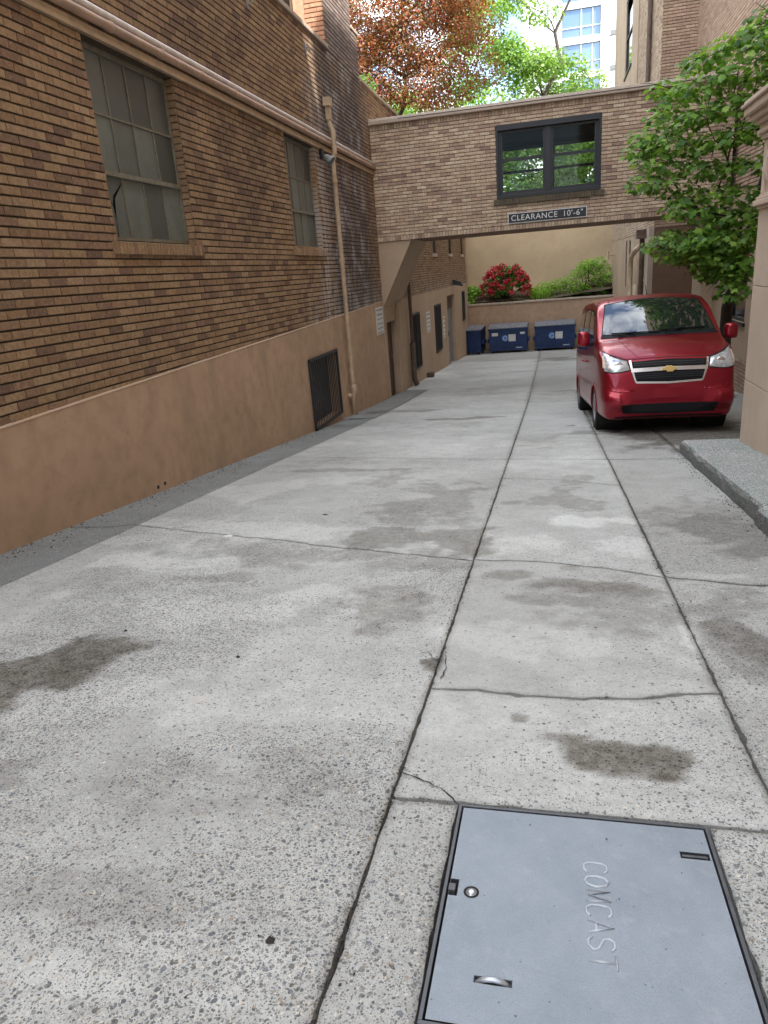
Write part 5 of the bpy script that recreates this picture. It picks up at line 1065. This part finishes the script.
# sides
for d, s in (('l', -1), ('r', 1)):
    patch('side_window', [(1.55, 1.66), (2.02, 1.70)], [(1.05, 1.17), (2.02, 1.14)], d, M_WS, 16, 10, .005)
    patch('side_window', [(2.14, 1.70), (3.05, 1.71)], [(2.14, 1.10), (3.05, 1.10)], d, M_WS, 12, 8, .005)
    patch('side_window', [(3.17, 1.71), (4.30, 1.68)], [(3.17, 1.10), (4.42, 1.12)], d, M_WS, 12, 8, .005)
    patch('pillar_trim', [(2.025, 1.665), (2.135, 1.67)], [(2.025, 1.10), (2.135, 1.10)], d, M_TRIM, 3, 8, .004)
    strip('door_seam', [(1.10, 1.10), (1.12, .80), (1.18, .5), (1.22, .28)], .010, d, M_DARK, None, .003); strip('door_seam', [(2.08, 1.10), (2.08, .28)], .010, d, M_DARK, None, .003); strip('door_seam', [(3.12, 1.66), (3.12, 1.1), (3.14, .75), (3.3, .72)], .010, d, M_DARK, None, .003)
    strip('slide_track', [(3.15, .98), (4.45, .99)], .014, d, M_DARK, None, .003); strip('side_crease', [(1.1, .60), (4.4, .62)], .012, d, M_RED, None, .007)
    for yy in (1.86, 2.28):
        q = MB(); x0 = s*.872; q.tube([(x0, yy-.09, .93), (x0+s*.03, yy-.06, .935), (x0+s*.03, yy+.06, .935), (x0, yy+.09, .93)], .012, 8); q.build('door_handle', M_RED, van, True)
    strip('sill_trim', [(1.2, .25), (3.36, .25)], .05, d, M_TRIM, None, .006)
    # mirror
    mr = MB(); c = Vector((s*.985, 1.02, 1.27)); n = 10; rings = [(-.07, .55), (-.06, .85), (-.03, 1.), (.02, 1.), (.06, .93)]
    base = len(mr.v)
    for (dy, k) in rings:
        for t in range(20):
            a = 2*PI*t/20; ca, sa = math.cos(a), math.sin(a); pw2 = .45
            mr.v.append((c.x+.085*k*abs(ca)**pw2*(1 if ca > 0 else -1), c.y+dy+s*0+.02*abs(ca), c.z+.105*k*abs(sa)**pw2*(1 if sa > 0 else -1)))
    for r in range(len(rings)-1):
        for t in range(20): mr.f.append((r*20+t, r*20+(t+1) % 20, (r+1)*20+(t+1) % 20, (r+1)*20+t)); mr.m.append(0)
    mr.f.append(tuple(range(20))); mr.f.append(tuple(80+t for t in range(20))); mr.m += [0, 0]
    mo = mr.build('mirror', M_RED, van, True)
    q = MB(); q.hexa([(s*.80, 1.0, 1.17), (s*.95, .99, 1.175), (s*.95, 1.06, 1.175), (s*.80, 1.10, 1.17), (s*.80, 1.0, 1.23), (s*.95, .99, 1.215), (s*.95, 1.06, 1.215), (s*.80, 1.10, 1.23)]); q.build('mirror_arm', M_TRIM, mo, bevel=.008)
    # arches and wheels
    for wy in WC:
        P = []
        for a in np.linspace(-.12, PI+.12, 26):
            y_ = wy+(WR+.004)*math.cos(a); z_ = .31+(WR+.004)*math.sin(a)
            h, nn, _, _ = bv.ray_cast(Vector((s*2, wy+(WR+.02)*math.cos(a), .31+(WR+.02)*math.sin(a))), Vector((-s, 0, 0)))
            P.append((h.x-s*.004 if h else s*.855, y_, z_))
        q = MB(); q.tube(P, .016, 8); q.build('wheel_arch', M_RED, van, True)
        q = MB(); q.lathe((s*.50, wy, .31), (s, 0, 0), [(0, .0001), (0, WR+.01), (.345, WR+.008)], 30); q.build('wheel_well', M_DARK, van)
        q = MB(); w0 = .655; q.lathe((s*w0, wy, .315), (s, 0, 0), [(0, .19), (.0, .285), (.02, .307), (.06, .315), (.14, .315), (.175, .308), (.195, .288), (.198, .215), (.185, .198)], 40)
        wh = q.build('wheel', M_TYRE, van, True)
        q = MB(); q.lathe((s*w0, wy, .315), (s, 0, 0), [(.05, .0001), (.05, .195), (.19, .200), (.194, .19), (.18, .18), (.14, .17), (.15, .06), (.165, .03), (.165, .0001)], 30); q.build('rim', simple('silver_hub', (.35, .36, .37), .4, .7), wh, True)
        q = MB()
        for k in range(8): a = 2*PI*k/8; q.lathe((s*(w0+.146), wy+.115*math.cos(a), .315+.115*math.sin(a)), (s, 0, 0), [(0, .022), (.003, .022), (.003, .0001)], 10)
        q.build('hub_hole', M_DARK, wh)
# wipers, aerial, roof
def onf(x, z, o=.02):
    h, nn, _, _ = bv.ray_cast(Vector((x, -2, z)), Vector((0, 1, 0))); 
    if nn.y > 0: nn = -nn
    return h+nn*o
for a, b in (((-.62, 1.31), (.02, 1.305)), ((.0, 1.325), (.62, 1.335))):
    q = MB(); P = [onf(a[0]+(b[0]-a[0])*t, a[1]+(b[1]-a[1])*t, .018) for t in np.linspace(0, 1, 9)]; q.tube(P, .009, 6)
    m_ = P[4]; base_ = onf(a[0]+(b[0]-a[0])*.1+(.02), 1.275, .02); q.tube([base_, (base_+m_)/2+Vector((0, -.015, .012)), m_+Vector((0, -.008, .008))], .010, 6); q.build('wiper', M_TRIM, van)
q = MB(); q.tube([(0, 1.85, 1.82), (0, 1.88, 1.855), (0, 2.05, 2.02)], [.02, .008, .003], 8); q.build('aerial', M_TRIM, van)
for s in (-1, 1): strip_ = patch('roof_rail_groove', [(s*.60, 1.765), (s*.585, 1.79)], [(s*.585, 1.765), (s*.57, 1.79)], 'f', M_DARK, 3, 3, .002)
q = MB(); q.box(-.70, .70, .25, 4.5, .2, .24); q.build('underbody', M_DARK, van)
pitch = math.atan2(gz(9.65+3.745)-gz(9.65+.82), 2.925); yaw = math.radians(2.1)
van.location = (1.495, 9.66, gz(9.66+.82)-.82*math.tan(pitch)+.0); van.rotation_euler = (pitch, 0, yaw)

# ------------------------------------------------------------------ little litter: dead leaves and pebbles
mb = MB(); g4 = random.Random(5)
def spot(px, py, r, name, mat, lab, cat, grp=None, h=.006):
    c = gx(px, py); z = gz(c[1])+.004; q = MB(); n = 9; ring = [(c[0]+r*math.cos(2*PI*k/n)*g4.uniform(.7, 1.2), c[1]+r*.8*math.sin(2*PI*k/n)*g4.uniform(.7, 1.2)) for k in range(n)]
    for k in range(n): a = ring[k]; b = ring[(k+1) % n]; q.poly([(a[0], a[1], z-.003), (b[0], b[1], z-.003), (c[0], c[1], z+h)])
    tag(q.build(name, mat, smooth=True), lab, cat, grp)
M_GUM = simple('pale_gum', (.50, .48, .44), .7, var=.1); M_DL = simple('dead_leaf', (.03, .025, .02), .7)
spot(197, 700, .034, 'gum_spot', M_GUM, 'round pale gum patch on the rough near slab', 'gum', h=.002); spot(228, 536, .04, 'paper_scrap', M_SIGNW, 'small white scrap lying on the slab joint at left', 'scrap', h=.006)
spot(270, 941, .013, 'dead_leaf', M_DL, 'curled black dead leaf low on the rough near slab', 'leaf', h=.012); spot(238, 657, .012, 'dead_leaf', M_DL, 'small black leaf in the middle of the left slab', 'leaf'); spot(325, 515, .03, 'dead_leaf', M_DL, 'dark leaf on the slab beyond the first crack', 'leaf'); spot(126, 631, .010, 'dead_leaf', M_DL, 'tiny dark leaf beside the dark damp patch', 'leaf')

mb = MB(); g5 = np.random.default_rng(4)
def bit(x, y, r):
    z = gz(y)+.003-(.034 if x < -3.6 else .015 if x < -3.31 else 0); a = g5.uniform(0, 6.3); c_, s_ = math.cos(a)*r, math.sin(a)*r; k = g5.uniform(.35, .9); h = r*g5.uniform(.4, .9)
    P = [(x+c_, y+s_, z), (x-s_*k, y+c_*k, z), (x-c_, y-s_, z), (x+s_*k, y-c_*k, z)]; b = len(mb.v); mb.v += P+[(x, y, z+h)]
    for q in range(4): mb.f.append((b+q, b+(q+1) % 4, b+4)); mb.m.append(0)
for _ in range(420): y = g5.uniform(.6, 14); bit(XA+g5.normal(0, .02), y, g5.uniform(.002, .006))
for _ in range(260): y = g5.uniform(1.3, 12); bit(XB+g5.normal(0, .02), y, g5.uniform(.002, .006))
for _ in range(700): y = g5.uniform(4, 16); bit(-3.95+abs(g5.normal(0, .12)), y, g5.uniform(.003, .012))
for _ in range(500): bit(g5.uniform(-3.2, 1.3), g5.uniform(.7, 12), g5.uniform(.0015, .0045))
for _ in range(200): y = g5.uniform(4.4, 8); bit(1.36-abs(g5.normal(0, .05)), y, g5.uniform(.003, .009))
tag(mb.build('loose_grit', simple('grit_and_leaf_bits', (.07, .055, .035), .9, var=.6, sc=60), fixn=False), kind='stuff')
# ------------------------------------------------------------------ sky, sun, render
SUN_EL, SUN_AZ = math.radians(52), math.radians(128)     # azimuth: clockwise from +Y
w = bpy.data.worlds.new('World'); S.world = w; w.use_nodes = True; nt = w.node_tree; bg = nt.nodes['Background']
sk = nt.nodes.new('ShaderNodeTexSky'); sk.sky_type = 'NISHITA'; sk.sun_disc = False; sk.sun_elevation = SUN_EL; sk.sun_rotation = SUN_AZ; sk.air_density = 1.; sk.dust_density = 1.5
tc = nt.nodes.new('ShaderNodeTexCoord'); nz = nt.nodes.new('ShaderNodeTexNoise'); nz.inputs['Scale'].default_value = 2.2; nz.inputs['Detail'].default_value = 8; nz.inputs['Roughness'].default_value = .6
nt.links.new(tc.outputs['Generated'], nz.inputs['Vector']); mr_ = nt.nodes.new('ShaderNodeMapRange'); mr_.inputs['From Min'].default_value = .46; mr_.inputs['From Max'].default_value = .60; mr_.inputs['To Max'].default_value = .85; nt.links.new(nz.outputs['Fac'], mr_.inputs['Value'])
mx = nt.nodes.new('ShaderNodeMix'); mx.data_type = 'RGBA'; nt.links.new(mr_.outputs[0], mx.inputs[0]); nt.links.new(sk.outputs[0], mx.inputs[6]); mx.inputs[7].default_value = (11.5, 11.7, 11.4, 1)
nt.links.new(mx.outputs[2], bg.inputs['Color']); bg.inputs['Strength'].default_value = .12
sl_ = bpy.data.lights.new('sun', 'SUN'); sl_.energy = 2.6; sl_.angle = math.radians(.6); sl_.color = (1, .95, .87); so = bpy.data.objects.new('sun', sl_); COL.objects.link(so)
dirv = Vector((math.sin(SUN_AZ)*math.cos(SUN_EL), math.cos(SUN_AZ)*math.cos(SUN_EL), math.sin(SUN_EL))); so.rotation_euler = dirv.to_track_quat('Z', 'Y').to_euler(); so.location = dirv*50
S.render.engine = 'CYCLES'; S.cycles.max_bounces = 6; S.cycles.transparent_max_bounces = 8
S.view_settings.view_transform = 'Standard'; S.view_settings.look = 'None'; S.view_settings.gamma = 1; S.view_settings.exposure = 2.13
S.render.resolution_x = 768; S.render.resolution_y = 1024
